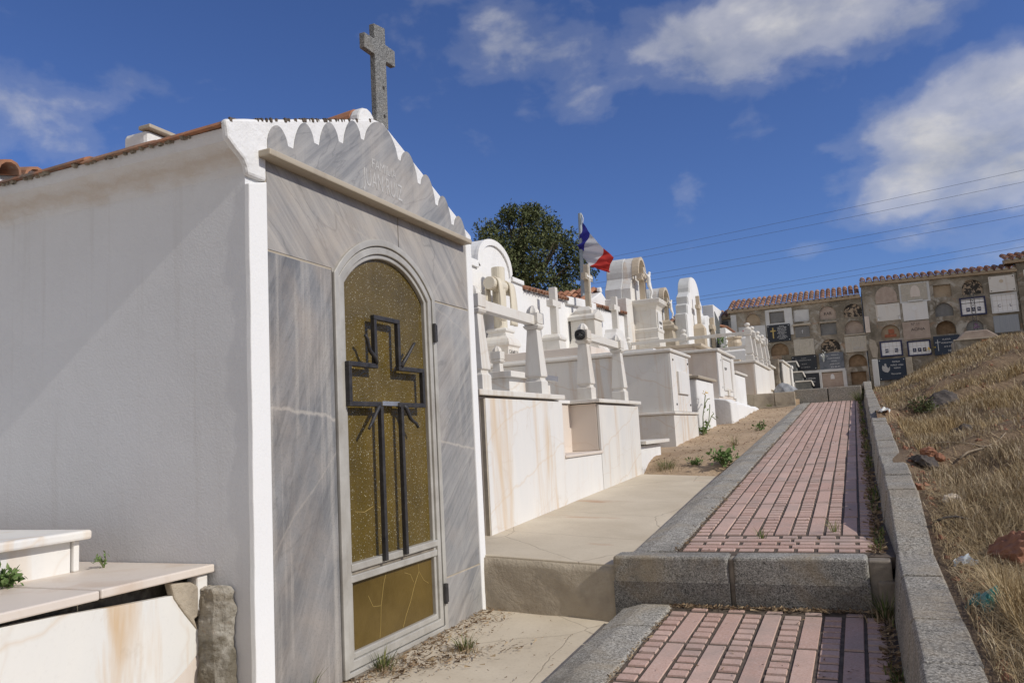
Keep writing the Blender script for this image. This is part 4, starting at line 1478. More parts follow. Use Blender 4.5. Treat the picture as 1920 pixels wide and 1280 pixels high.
def pillared_tomb():
    t = thing('marble_tomb', 'big white marble tomb above the stone step with ball topped pillars and rails', 'tomb', (-3.8, 22.4, 0.75))
    X = -2.30
    MB().box(-5.6, X - 0.03, 20.72, 24.30, 0.4, 1.50).build('tomb_body', M['marble_top'], t, bevel=0.004)
    MB().box(X - 0.029, X, 20.73, 24.29, 0.62, 1.49).build('front_panel', M['marble_clean'], t, bevel=0.004)
    MB().box(-5.65, X + 0.05, 20.62, 24.40, 1.503, 1.565).build('coping', M['marble_cream'], t, bevel=0.015)
    for y in (20.93, 21.80, 23.10, 24.20):
        pillar(t, -2.42, y, 1.566, 0.86, 0.19, 'ball', 'marble_cream')
    pillar(t, -4.05, 20.93, 1.566, 0.86, 0.19, 'ball', 'marble_cream')
    pillar(t, -5.55, 20.93, 1.566, 0.80, 0.17, 'ball', 'marble_cream')
    MB().box(-3.97, -2.50, 20.89, 20.97, 2.25, 2.33).build('rail', M['marble_cream'], t, bevel=0.005)
    MB().box(-5.47, -4.13, 20.89, 20.97, 2.25, 2.33).build('rail', M['marble_cream'], t, bevel=0.005)
    MB().box(-3.97, -2.50, 20.89, 20.97, 1.90, 1.97).build('rail', M['marble_cream'], t, bevel=0.005)
    for y0, y1 in ((21.9, 23.0), (23.2, 24.1)):
        MB().box(-2.46, -2.38, y0, y1, 2.25, 2.33).build('rail', M['marble_cream'], t, bevel=0.005)
    MB().box(-5.0, -2.75, 21.5, 23.6, 1.567, 1.68).build('inner_slab', M['limestone'], t, bevel=0.01)


pillared_tomb()


def far_tombs():
    t = thing('marble_tomb', 'narrow marble tomb with a pointed pillar right of the ball topped pillars', 'tomb', (-3.6, 25.2, 0.85))
    MB().box(-5.4, -2.33, 24.55, 25.95, 0.96, 1.63).box(-5.4, -2.40, 24.56, 25.94, 0.5, 0.955).build('tomb_body', M['marble_tomb'], t, bevel=0.004)
    MB().box(-5.4, -2.26, 24.48, 26.02, 1.633, 1.69).build('coping', M['marble_cream'], t, bevel=0.012)
    pillar(t, -2.40, 24.75, 1.69, 0.78, 0.19, 'point')
    t = MB()
    m = 10
    for i in range(m + 1):
        z = 0.7 + 1.25 * i / m
        for (x, y) in ((-4.5, 26.04), (-2.19, 26.04), (-2.19, 26.42), (-4.5, 26.42)):
            t.v.append((x + 0.03 * fnoise(z * 4, y * 9, 1) * (x > -3), y + 0.03 * fnoise(z * 5, x * 3, 2), z))
    for i in range(m):
        for k in range(4):
            t.f.append((i * 4 + k, i * 4 + (k + 1) % 4, i * 4 + 4 + (k + 1) % 4, i * 4 + 4 + k))
    t.f.append((m * 4, m * 4 + 1, m * 4 + 2, m * 4 + 3))
    tag(t.build('rough_wall', M['mortar_dark']), 'rough unplastered grey end wall between two pale tombs in front of the niche wall', 'wall')
    t = thing('marble_tomb', 'cream fronted tomb with slanting coping right of the rough grey wall', 'tomb', (-3.4, 27.8, 0.9))
    MB().box(-5.0, -2.13, 26.46, 29.25, 0.6, 1.86).build('tomb_body', M['grey_slab'], t, bevel=0.004)
    MB().box(-2.129, -2.10, 26.47, 29.24, 0.9, 1.85).build('front_panel', M['marble_white'], t, bevel=0.004)
    MB().box(-5.0, -2.05, 26.40, 29.30, 1.863, 1.93).build('coping', M['marble_cream'], t, bevel=0.015)
    t = thing('lime_washed_tomb', 'narrow bright white tomb between the cream tomb and the dark stepped tomb', 'tomb', (-3.0, 29.5, 0.95))
    MB().box(-4.0, -2.03, 29.32, 29.72, 0.7, 1.80).box(-4.0, -2.0, 29.34, 29.70, 1.80, 1.92).build('tomb_body', M['white'], t, bevel=0.02)
    t = thing('stepped_tomb', 'dark grey stepped tomb with pale slanted copings at the foot of the niche wall', 'tomb', (-1.8, 30.0, 0.95))
    for (x0, x1, y0, za, zb) in ((-2.35, -1.90, 29.78, 1.72, 2.06), (-2.3, -1.72, 29.76, 1.36, 1.68), (-1.98, -1.46, 29.74, 1.02, 1.34)):
        MB().box(x0, x1, y0, 30.32, za, zb).build('tomb_tier', M['grey_dark'], t, bevel=0.004)
        MB().prism([(x0, zb + 0.003), (x1 + 0.0, zb + 0.003 - 0.0), (x1 + 0.06, zb - 0.16), (x1 + 0.075, zb - 0.13), (x1 + 0.01, zb + 0.045), (x0, zb + 0.045)], y0 - 0.05, 30.34, 'y').build('tier_coping', M['marble_cream'], t)
    MB().box(-2.3, -1.75, 29.70, 30.3, 0.7, 1.015).box(-2.3, -1.99, 29.72, 30.3, 1.015, 1.355).build('tomb_base', M['white'], t, bevel=0.015)


far_tombs()


# ------------------------------------------------------------------ white wall and monuments behind the tombs
def half_tile_run(mb, a, b, r, n, up_, jitter=0.006):
    """barrel tiles laid side by side from a to b, each sloping along up_"""
    a, b, up_ = Vector(a), Vector(b), Vector(up_)
    d = (b - a) / n
    ax = d.normalized()
    for i in range(n):
        c = a + d * (i + 0.5) + Vector((0, 0, rnd.uniform(-jitter, jitter)))
        nz = ax.cross(up_.normalized())
        if nz.z < 0:
            nz = -nz
        m = 6
        vs = []
        for (q, k) in ((0.0, 1.0), (1.0, 0.82)):
            for j in range(m + 1):
                th = math.pi * j / m
                vs.append(c + up_ * q + ax * (math.cos(th) * r * k) + nz * (math.sin(th) * r * k))
        w = m + 1
        th_ = 0.18 * r
        for (q, k) in ((0.0, 0.8), (1.0, 0.64)):
            for j in range(m + 1):
                th = math.pi * j / m
                vs.append(c + up_ * q + ax * (math.cos(th) * r * k) + nz * (math.sin(th) * r * k - 0.002))
        fs = []
        for j in range(m):
            fs += [(j, j + 1, w + j + 1, w + j), (2 * w + j, 3 * w + j, 3 * w + j + 1, 2 * w + j + 1), (j, 2 * w + j, 2 * w + j + 1, j + 1)]
        mb.add(vs, fs)
    return mb


def tile_field(mb, a, b, r, n, up_, rows):
    up_ = Vector(up_)
    for q in range(rows):
        off = up_ * (q * 0.86) + Vector((0, 0, 0.012 * q))
        half_tile_run(mb, Vector(a) + off, Vector(b) + off, r, n, up_)
    return mb


def rear_wall():
    t = thing('cemetery_wall', 'long white wall with a rounded gable and tiled coping behind the tombs', 'wall', (-5.85, 12.0, -0.2))
    poly = [(9.4, -1.0), (21.3, -1.0), (21.3, 3.12), (18.4, 3.00), (16.4, 2.86), (13.96, 2.76), (13.94, 2.93), (13.42, 2.96)]
    n = 16
    cyy, rz = 12.68, 0.50
    for i in range(n + 1):
        th = math.pi * i / n
        poly.append((cyy + 0.73 * math.cos(th), 2.97 + rz * math.sin(th) ** 0.9 if 0 < i < n else 2.97))
    poly += [(11.94, 2.97), (9.4, 2.92)]
    MB().prism(poly, -6.12, -5.70).build('wall', M['white'], t, bevel=0.02)
    # raised band round the gable
    o1 = [(cyy + 0.735 * math.cos(math.pi * i / n), 2.972 + 0.503 * math.sin(math.pi * i / n) ** 0.9) for i in range(n + 1)]
    i1 = [(cyy + 0.63 * math.cos(math.pi * i / n), 2.90 + 0.47 * math.sin(math.pi * i / n) ** 0.9) for i in range(n + 1)]
    MB().ring(o1, i1, -5.72, -5.665, False).build('gable_band', M['white'], t)
    MB().box(-5.72, -5.655, 13.40, 13.945, 2.85, 2.935).build('shoulder_band', M['white'], t, bevel=0.01)
    MB().box(-5.72, -5.655, 11.0, 11.96, 2.85, 2.975).build('shoulder_band', M['white'], t, bevel=0.01)
    tl = MB()
    tile_field(tl, (-5.60, 13.98, 2.76), (-5.60, 16.35, 2.87), 0.075, 15, (-0.34, 0, 0.12), 2)
    tile_field(tl, (-5.60, 18.45, 3.01), (-5.60, 21.2, 3.14), 0.075, 17, (-0.34, 0, 0.12), 2)
    tl.build('coping_tiles', M['tile'], t)
    mw = MB()
    mw.prism([(16.36, 2.80), (18.44, 2.92), (18.44, 3.09), (17.4, 3.06), (16.36, 2.98)], -6.15, -5.62)
    for i in range(9):
        y = 14.1 + i * 0.26
        mw.prism([(y, 2.78 + 0.046 * (y - 14)), (y + 0.10, 2.78 + 0.046 * (y - 14)), (y + 0.08, 2.85 + 0.046 * (y - 14)), (y + 0.02, 2.855 + 0.046 * (y - 14))], -6.0 + rnd.uniform(-0.1, 0), -5.66)
    mw.build('coping_mortar', M['white_rough'], t, bevel=0.02)


rear_wall()


def small_mausoleum(label, xf, yr, zr, hw, drop, depth, over=0.0, front=True):
    t = thing('mausoleum', label, 'mausoleum', (xf - depth / 2, yr, 0.0))
    MB().prism([(yr - hw, -0.6), (yr + hw, -0.6), (yr + hw, zr - drop), (yr, zr - 0.05), (yr - hw, zr - drop)], xf - depth, xf).build('wall', M['white_rough'], t, bevel=0.03)
    rf = MB()
    for sgn in (-1, 1):
        L = math.hypot(hw, drop)
        tile_field(rf, (xf - 0.12, yr + sgn * (hw + 0.08), zr - drop + 0.0), (xf - depth, yr + sgn * (hw + 0.08), zr - drop + 0.0), 0.085, int(depth / 0.19), (0, -sgn * (hw + 0.06) / 2.7, (drop) / 2.6), 3)
    rf.build('roof', M['tile_clean'], t)
    rg = MB()
    m = int(depth / 0.4)
    for i in range(m):
        x = xf - 0.10 - i * 0.4
        vs = []
        for (xx, k) in ((x, 1.0), (x - 0.44, 0.85)):
            for j in range(7):
                th = math.pi * j / 6
                vs.append((xx, yr + 0.10 * k * math.cos(th), zr - 0.02 + 0.10 * k * math.sin(th)))
        rg.add(vs, [(j, j + 1, 8 + j, 7 + j) for j in range(6)] + [tuple(range(7))])
    rg.build('ridge_tiles', M['tile_clean'], t)
    MB().prism([(yr + 0.11 * math.cos(math.pi * j / 8), zr - 0.05 + 0.13 * math.sin(math.pi * j / 8)) for j in range(9)], xf - 0.10, xf - 0.01).build('ridge_plug', M['white_rough'], t, bevel=0.01)
    return t


small_mausoleum('little mausoleum with clean orange tiles and white gable behind the white wall', -6.2, 20.9, 3.86, 1.15, 0.46, 3.0)
small_mausoleum('mausoleum with one orange roof corner showing beside the rounded white gable', -6.3, 14.35, 3.14, 0.7, 0.33, 2.6)
t = thing('mausoleum', 'neighbouring mausoleum with lichened tiles and white mortar at the left edge', 'mausoleum', (-7.0, 3.2, 0.0))
MB().box(-9.0, -6.08, 1.5, 4.22, -1.2, 2.26).build('wall', M['white_rough'], t, bevel=0.02)
tl = MB()
tile_field(tl, (-5.95, 1.5, 2.27), (-5.95, 4.36, 2.28), 0.10, 13, (-0.42, 0, 0.09), 5)
tl.build('roof', M['tile'], t)
MB().prism([(-5.98, 2.20), (-6.9, 2.40), (-6.9, 2.55), (-6.3, 2.46), (-5.98, 2.36)], 4.20, 4.30, 'y').build('verge_mortar', M['white_rough'], t, bevel=0.02)


def cross_poly(yc, z0, z1, hs, za, zb, ha):
    return [(yc - hs, z0), (yc + hs, z0), (yc + hs, za), (yc + ha, za), (yc + ha, zb), (yc + hs, zb), (yc + hs, z1), (yc - hs, z1), (yc - hs, zb), (yc - ha, zb), (yc - ha, za), (yc - hs, za)]


def crosses():
    # draped log cross
    t = thing('stone_cross', 'pale stone log cross with a cloth carved over its arms, on a lettered pedestal', 'cross', (-5.40, 12.2, 0.3))
    p = MB().square(-5.42, 12.18, [(0.2, 0.225), (1.47, 0.225), (1.50, 0.255), (1.54, 0.255), (1.60, 0.235), (1.66, 0.175), (1.69, 0.17), (1.72, 0.16), (1.74, 0.185), (1.77, 0.185), (1.80, 0.15)])
    ped = p.build('pedestal', M['marble_cream'], t, bevel=0.006)
    text('FAMILIA', 0.11, (-5.194, 12.18, 1.36), '+X', M['letter_dark'], ped, 0.38)
    text('A.CARNO', 0.10, (-5.194, 12.18, 1.20), '+X', M['letter_dark'], ped, 0.38)
    c = MB()
    c.tube([(-5.42, 12.2, 1.78), (-5.42, 12.2, 2.86)], 0.115, 18)
    c.tube([(-5.40, 11.76, 2.53), (-5.40, 12.62, 2.53)], 0.108, 18)
    c.build('log_cross', M['drape_stone'], t, bevel=0.008)
    for (ya, yb, front, back) in ((11.86, 12.06, 0.62, 0.30), (12.32, 12.60, 0.66, 0.5)):
        d = MB()
        nu, nv = 8, 26
        for i in range(nu + 1):
            u = i / nu
            for j in range(nv + 1):
                v = j / nv
                th = math.pi * 0.5 + math.pi * (0.5 - v)
                if v < 0.3:
                    s = v / 0.3
                    x, z = -5.40 - 0.125, 2.53 - back * (1 - s)
                elif v < 0.55:
                    a = math.pi * (1 - (v - 0.3) / 0.25)
                    x, z = -5.40 + 0.125 * math.cos(a), 2.53 + 0.125 * math.sin(a)
                else:
                    s = (v - 0.55) / 0.45
                    x, z = -5.40 + 0.125 + 0.02 * math.sin(s * 3), 2.53 - front * s
                f = 0.022 * math.sin(u * 11 + v * 2)
                d.v.append((x + f, ya + (yb - ya) * u + 0.05 * (v - 0.5) * (1 if front < 0.64 else -1), z))
        for i in range(nu):
            for j in range(nv):
                a = i * (nv + 1) + j
                d.f.append((a, a + 1, a + nv + 2, a + nv + 1))
        o = d.build('drape', M['drape_stone'], t, smooth=True)
        so = o.modifiers.new('th', 'SOLIDIFY')
        so.thickness = 0.025
    # plain cross
    t = thing('stone_cross', 'plain square marble cross on a low pedestal in front of the white wall', 'cross', (-5.39, 14.7, 0.3))
    MB().square(-5.40, 14.70, [(0.2, 0.21), (1.45, 0.21), (1.80, 0.175), (1.83, 0.20), (1.87, 0.20), (1.94, 0.14)]).build('pedestal', M['marble_cream'], t, bevel=0.006)
    MB().prism(cross_poly(14.74, 1.94, 2.89, 0.068, 2.49, 2.62, 0.235), -5.44, -5.30).build('cross', M['marble_cream'], t, bevel=0.006)
    # tall tan cross on a gabled pedestal
    t = thing('stone_cross', 'tan stone cross with ribbed face on a tall gabled pedestal', 'cross', (-5.38, 16.8, 0.4))
    p = MB()
    p.square(-5.38, 16.80, [(0.3, 0.40), (1.75, 0.40), (1.95, 0.30), (2.05, 0.275), (2.44, 0.275)])
    p.prism([(16.47, 2.44), (17.13, 2.44), (17.13, 2.52), (16.80, 2.68), (16.47, 2.52)], -5.70, -5.07)
    p.square(-5.38, 16.80, [(2.55, 0.20), (2.66, 0.20), (2.74, 0.13), (2.76, 0.11)])
    p.build('pedestal', M['marble_cream'], t, bevel=0.006)
    c = MB().prism(cross_poly(16.82, 2.75, 3.72, 0.065, 3.36, 3.50, 0.25), -5.36, -5.25)
    cr = c.build('cross', M['stone_weather'], t, bevel=0.004)
    MB().prism(cross_poly(16.82, 2.80, 3.68, 0.028, 3.405, 3.455, 0.21), -5.25, -5.235).build('cross_rib', M['marble_cream'], cr)
    # thin cross on scrolled pedestal
    t = thing('stone_cross', 'slim pale cross on a scrolled base left of the big stepped monument', 'cross', (-5.3, 18.8, 0.5))
    MB().prism([(18.30, 0.3), (19.5, 0.3), (19.5, 2.05), (19.30, 2.28), (19.08, 2.39), (19.05, 2.44), (18.55, 2.44), (18.52, 2.36), (18.36, 2.2)], -5.48, -5.18).build('pedestal', M['marble_clean'], t, bevel=0.01)
    MB().prism(cross_poly(18.86, 2.44, 3.27, 0.07, 2.92, 3.05, 0.25), -5.36, -5.22).build('cross', M['marble_cream'], t, bevel=0.005)
    # little lime block with two dark holes
    pass


crosses()


def figure(t, x, y, z0, h, m):
    """crucified Christ statue: one continuous skinned body"""
    k = h
    P = [((0, 0, 0.50), .085), ((0.01, 0, 0.62), .075), ((0.02, 0, 0.76), .10), ((0.02, 0, 0.86), .05), ((0.05, 0.02, 0.93), .062), ((0.05, 0.02, 1.0), .05),
         ((0.0, -0.14, 0.83), .045), ((-0.02, -0.28, 0.88), .032), ((-0.03, -0.44, 0.94), .024), ((-0.02, -0.49, 0.95), .022),
         ((0.0, 0.14, 0.83), .045), ((-0.02, 0.28, 0.88), .032), ((-0.03, 0.44, 0.94), .024), ((-0.02, 0.49, 0.95), .022),
         ((0.03, -0.06, 0.46), .065), ((0.10, -0.04, 0.25), .042), ((0.04, -0.02, 0.05), .03), ((0.09, -0.02, 0.0), .025),
         ((0.03, 0.06, 0.46), .065), ((0.09, 0.05, 0.25), .042), ((0.05, 0.02, 0.06), .03), ((0.10, 0.03, 0.01), .025)]
    E_ = [(0, 1), (1, 2), (2, 3), (3, 4), (4, 5), (2, 6), (6, 7), (7, 8), (8, 9), (2, 10), (10, 11), (11, 12), (12, 13), (0, 14), (14, 15), (15, 16), (16, 17), (0, 18), (18, 19), (19, 20), (20, 21)]
    base = Vector(LOC[t.name])
    me = bpy.data.meshes.new('christ_figure')
    me.from_pydata([tuple(Vector((x + p[0] * k, y + p[1] * k, z0 + p[2] * k)) - base) for p, r in P], E_, [])
    o = bpy.data.objects.new('christ_figure', me)
    COL.objects.link(o)
    o.parent = t
    LOC[o.name] = tuple(base)
    md = o.modifiers.new('skin', 'SKIN')
    for v, (p, r) in zip(me.skin_vertices[0].data, P):
        v.radius = (r * k, r * k)
    me.skin_vertices[0].data[0].use_root = True
    sb = o.modifiers.new('sub', 'SUBSURF')
    sb.levels = sb.render_levels = 1
    me.materials.append(m)
    # bake the modifiers so the body is one mesh
    bpy.context.view_layer.update()
    dg = bpy.context.evaluated_depsgraph_get()
    new = bpy.data.meshes.new_from_object(o.evaluated_get(dg))
    o.modifiers.clear()
    o.data = new
    for p in new.polygons:
        p.use_smooth = True
    if not new.materials:
        new.materials.append(m)
    return o


def monuments():
    # big stepped monument
    t = thing('stepped_monument', 'tallest white stepped monument with a rounded top and a crucifix on its pillar', 'monument', (-5.9, 22.5, 0.6))
    yc = 22.5
    pts = [(21.17, 0.3), (yc + 1.33, 0.3), (yc + 1.33, 3.62), (yc + 0.76, 3.65), (yc + 0.76, 3.98), (yc + 0.66, 4.10), (yc + 0.5, 4.31)]
    n = 14
    for i in range(n + 1):
        th = math.pi * i / n
        pts.append((yc + 0.5 * math.cos(th), 4.36 + 0.62 * math.sin(th)))
    pts += [(yc - 0.5, 4.31), (yc - 0.66, 4.10), (yc - 0.76, 3.98), (yc - 0.76, 3.65), (21.17, 3.62)]
    MB().prism(pts, -6.35, -5.86).build('back_wall', M['white_old'], t, bevel=0.02)
    fr = [(y, z) for y, z in pts]
    MB().prism([(yc + (y - yc) * 0.985, z - 0.012 if z > 1 else z) for y, z in fr], -5.858, -5.60).build('front_facing', M['marble_white'], t, bevel=0.01)
    ho = [(yc + 0.42 * math.cos(math.pi * i / n), 4.36 + 0.52 * math.sin(math.pi * i / n)) for i in range(n + 1)]
    o1 = [(yc + 0.5 * math.cos(math.pi * i / n), 4.36 + 0.61 * math.sin(math.pi * i / n)) for i in range(n + 1)]
    MB().ring(o1, ho, -5.598, -5.40, False).build('arch_hood', M['limestone'], t)
    p = MB().square(-5.30, 22.3, [(0.4, 0.36), (2.25, 0.36), (2.30, 0.38), (2.50, 0.38), (2.52, 0.35), (2.68, 0.35), (2.70, 0.37), (2.78, 0.37), (2.80, 0.33), (3.32, 0.33), (3.42, 0.37), (3.50, 0.46), (3.60, 0.48), (3.62, 0.46)])
    ped = p.build('pedestal', M['marble_cream'], t, bevel=0.008)
    MB().box(-4.96, -4.94, 22.05, 22.55, 2.72, 3.25).build('plaque', M['marble_clean'], ped)
    text('MARIA', 0.09, (-4.938, 22.3, 2.95), '+X', M['letter_dark'], ped, 0.34)
    text('1972', 0.08, (-4.938, 22.3, 2.79), '+X', M['letter_dark'], ped, 0.26)
    MB().prism(cross_poly(22.3, 3.62, 4.62, 0.085, 4.22, 4.40, 0.34), -5.46, -5.30).build('cross', M['limestone'], t, bevel=0.005)
    figure(t, -5.20, 22.3, 3.68, 0.80, M['marble_clean'])
    # second, smaller
    t = thing('stepped_monument', 'smaller weathered arched monument with a crucifix right of the tallest one', 'monument', (-5.7, 25.2, 0.7))
    yc = 25.3
    pts = [(yc - 0.95, 0.4), (yc + 0.95, 0.4), (yc + 0.95, 3.55), (yc + 0.7, 3.75), (yc + 0.55, 4.0)]
    pts += [(yc + 0.48 * math.cos(math.pi * i / n), 4.05 + 0.45 * math.sin(math.pi * i / n)) for i in range(n + 1)]
    pts += [(yc - 0.55, 4.0), (yc - 0.7, 3.75), (yc - 0.95, 3.55)]
    MB().prism(pts, -6.15, -5.78).build('back_wall', M['white_old'], t, bevel=0.02)
    MB().prism([(yc + (y - yc) * 0.98, z - 0.012 if z > 1 else z) for y, z in pts], -5.778, -5.50).build('front_facing', M['marble_white'], t, bevel=0.01)
    o1 = [(yc + 0.48 * math.cos(math.pi * i / n), 4.05 + 0.44 * math.sin(math.pi * i / n)) for i in range(n + 1)]
    ho = [(yc + 0.39 * math.cos(math.pi * i / n), 4.05 + 0.35 * math.sin(math.pi * i / n)) for i in range(n + 1)]
    MB().ring(o1, ho, -5.498, -5.35, False).build('arch_hood', M['limestone'], t)
    MB().square(-5.42, 25.2, [(0.5, 0.34), (2.72, 0.34), (2.80, 0.27), (3.05, 0.24), (3.10, 0.33), (3.20, 0.33), (3.24, 0.24), (3.34, 0.22), (3.40, 0.14)]).build('pedestal', M['stone_weather'], t, bevel=0.008)
    MB().prism(cross_poly(25.2, 3.40, 4.13, 0.075, 3.83, 3.97, 0.28), -5.42, -5.30).build('cross', M['stone_weather'], t, bevel=0.005)
    figure(t, -5.22, 25.2, 3.44, 0.62, M['marble_clean'])
    # white stepped gable
    t = thing('stepped_monument', 'white headstone wall with stepped sides and round top casting a cross shadow', 'monument', (-5.0, 27.1, 0.8))
    yc = 27.15
    L = [(25.42, 0.4), (25.42, 3.60), (25.66, 3.64), (25.66, 3.92), (25.88, 3.98), (25.88, 4.22), (26.14, 4.36)]
    pts = [(2 * yc - y, z) for y, z in L]
    pts += [(yc + 0.92 * math.cos(math.pi * i / n), 4.42 + 0.62 * math.sin(math.pi * i / n)) for i in range(n + 1)]
    pts += L[::-1]
    MB().prism(pts, -5.16, -4.80).build('wall', M['white_old'], t, bevel=0.015)
    MB().prism([(yc + (y - yc) * 0.97, z - 0.03 if z > 1 else z) for y, z in pts], -4.799, -4.775).build('front_plaster', M['white'], t)
    MB().square(-4.62, 26.62, [(0.5, 0.20), (3.20, 0.20), (3.30, 0.15), (3.36, 0.10)]).build('pedestal', M['limestone'], t, bevel=0.01)
    MB().prism(cross_poly(26.62, 3.34, 4.30, 0.06, 3.86, 3.98, 0.26), -4.66, -4.54).build('cross', M['limestone'], t, bevel=0.006)
    # small arch
    t = thing('stepped_monument', 'small round topped white headstone with a tan cross, left of the notched monument', 'monument', (-4.6, 27.9, 0.9))
    yc = 27.9
    MB().prism([(yc - 0.9, 0.4), (yc + 0.9, 0.4), (yc + 0.9, 3.35)] + [(yc + 0.75 * math.cos(math.pi * i / n), 3.38 + 0.40 * math.sin(math.pi * i / n)) for i in range(n + 1)] + [(yc - 0.9, 3.35)], -4.74, -4.50).build('wall', M['white_rough'], t, bevel=0.02)
    MB().prism(cross_poly(28.15, 2.6, 3.72, 0.12, 3.30, 3.46, 0.34), -4.48, -4.36).build('cross', M['limestone'], t, bevel=0.006)
    # V-notched monument
    t = thing('notched_monument', 'modern white headstone with a V notch and dark grey panel', 'monument', (-4.7, 30.7, 0.9))
    MB().box(-4.92, -4.52, 29.3, 32.1, 0.5, 4.36).build('slab', M['white'], t, bevel=0.02)
    pn = MB().prism([(29.42, 0.6), (31.95, 0.6), (31.95, 4.12), (30.62, 3.72), (29.42, 4.12)], -4.518, -4.50)
    pnl = pn.build('panel', M['grey_dark'], t)
    text('RIP', 0.30, (-4.498, 30.7, 3.1), '+X', M['letter_faded'], pnl, 0.9)
    # low white wall and urn
    t = thing('garden_wall', 'short white wall with orange tile coping in front of the left niche wall', 'wall', (-4.0, 28.7, 0.9))
    MB().box(-4.12, -3.92, 27.7, 29.9, 0.5, 3.28).build('wall', M['white'], t, bevel=0.015)
    tl = MB()
    half_tile_run(tl, (-3.90, 27.7, 3.28), (-3.90, 29.9, 3.28), 0.08, 12, (-0.22, 0, 0.08))
    tl.build('coping_tiles', M['tile'], t)
    t = thing('stone_urn', 'chunky tan stone urn on a white block before the short white wall', 'urn', (-3.55, 26.9, 1.0))
    MB().square(-3.55, 26.9, [(0.6, 0.36), (2.35, 0.36), (2.40, 0.30)]).build('pedestal', M['white_rough'], t, bevel=0.015)
    MB().lathe(-3.55, 26.8, [(2.40, 0.16), (2.46, 0.20), (2.62, 0.24), (2.74, 0.20), (2.78, 0.25), (2.84, 0.25), (2.84, 0.18)], 18).build('bowl', M['limestone'], t)
    MB().box(-3.6, -3.2, 27.35, 27.75, 2.4, 2.88).build('stone_block', M['white_rough'], t, bevel=0.06)


monuments()


# ------------------------------------------------------------------ niche walls at the end of the path
def arch_pts(x0, x1, z0, z1, n=12):
    """flat-bottomed arch: rounded head over short jambs"""
    xc, a = (x0 + x1) / 2, (x1 - x0) / 2
    zs = z0 + (z1 - z0) * 0.38
    return [(x0, z0), (x1, z0)] + [(xc + a * math.cos(math.pi * i / n), zs + (z1 - zs) * math.sin(math.pi * i / n)) for i in range(n + 1)]


def niche_block(t, poly, y0, y1, recess, name='wall'):
    """wall body with its open niches cut in"""
    w = MB().prism(poly, y0, y1, 'y').build(name, M['niche_mortar'], t)
    c = MB()
    for (pts, dep) in recess:
        c.prism(pts, y0 - 0.3, y0 + dep, 'y')
    cut = c.build('cut', M['niche_mortar'], t)
    md = w.modifiers.new('b', 'BOOLEAN')
    md.object = cut
    md.operation = 'DIFFERENCE'
    md.solver = 'EXACT'
    bpy.context.view_layer.update()
    new = bpy.data.meshes.new_from_object(w.evaluated_get(bpy.context.evaluated_depsgraph_get()))
    w.modifiers.clear()
    w.data = new
    bpy.data.objects.remove(cut)
    return w


def tiled_eave(t, x0, x1, z0, z1, y, rows, n, rise=0.16, m='tile'):
    r = MB()
    tile_field(r, (x0, y, z0), (x1, y, z1), (x1 - x0) / n * 0.46, n, (0, 0.42, rise), rows)
    ro = r.build('roof', M['tile_old'], t)
    mm = MB()
    d = (x1 - x0) / n
    for i in range(n):
        xc = x0 + d * (i + 0.5)
        zc = z0 + (z1 - z0) * (i + 0.5) / n
        rr = d * 0.36
        mm.prism([(xc + rr * math.cos(math.pi * j / 6), zc - 0.012 + rr * math.sin(math.pi * j / 6)) for j in range(7)], y + 0.006 + rnd.uniform(0, 0.02), y + 0.1, 'y')
    mm.build('tile_mortar', M['joint'], ro)
    e = MB()
    e.hexa([(x0, y + 0.03, z0 - 0.10), (x1, y + 0.03, z1 - 0.10), (x1, y + 0.5, z1 - 0.10), (x0, y + 0.5, z0 - 0.10), (x0, y + 0.03, z0 - 0.005), (x1, y + 0.03, z1 - 0.005), (x1, y + 0.5, z1 + 0.1), (x0, y + 0.5, z0 + 0.1)])
    e.build('eave', M['tan_plaster'], t, bevel=0.02)


def panel(t, r, y, m, name='niche_slab', th=0.03, label=None):
    o = MB().box(r[0], r[1], y - th, y + 0.02, r[2], r[3]).build(name, M[m], t, bevel=0.005)
    if label:
        o['label'] = label
    return o


def corner_bolts(o, r, y, m='silver', d=0.05):
    for x in (r[0] + d, r[1] - d):
        for z in (r[2] + d, r[3] - d):
            MB().tube([(x, y + 0.002, z), (x, y - 0.012, z)], 0.016, 8).build('bolt', M[m], o)


def lines(o, r, y, rows, m, h=0.035):
    """rows = [(string, relative x centre, relative z, relative width)]"""
    for s, fx, fz, fw_ in rows:
        text(s, h, (r[0] + (r[1] - r[0]) * fx, y - 0.001, r[2] + (r[3] - r[2]) * fz), '-Y', M[m], o, (r[1] - r[0]) * fw_)


def frame(t, r, y, w, m, name='niche_frame', th=0.05):
    f = MB()
    x0, x1, z0, z1 = r
    f.box(x0, x1, y - th, y + 0.01, z1, z1 + w).box(x0, x1, y - th, y + 0.01, z0 - w, z0).box(x0 - w, x0, y - th, y + 0.01, z0 - w, z1 + w).box(x1, x1 + w, y - th, y + 0.01, z0 - w, z1 + w)
    return f.build(name, M[m], t)


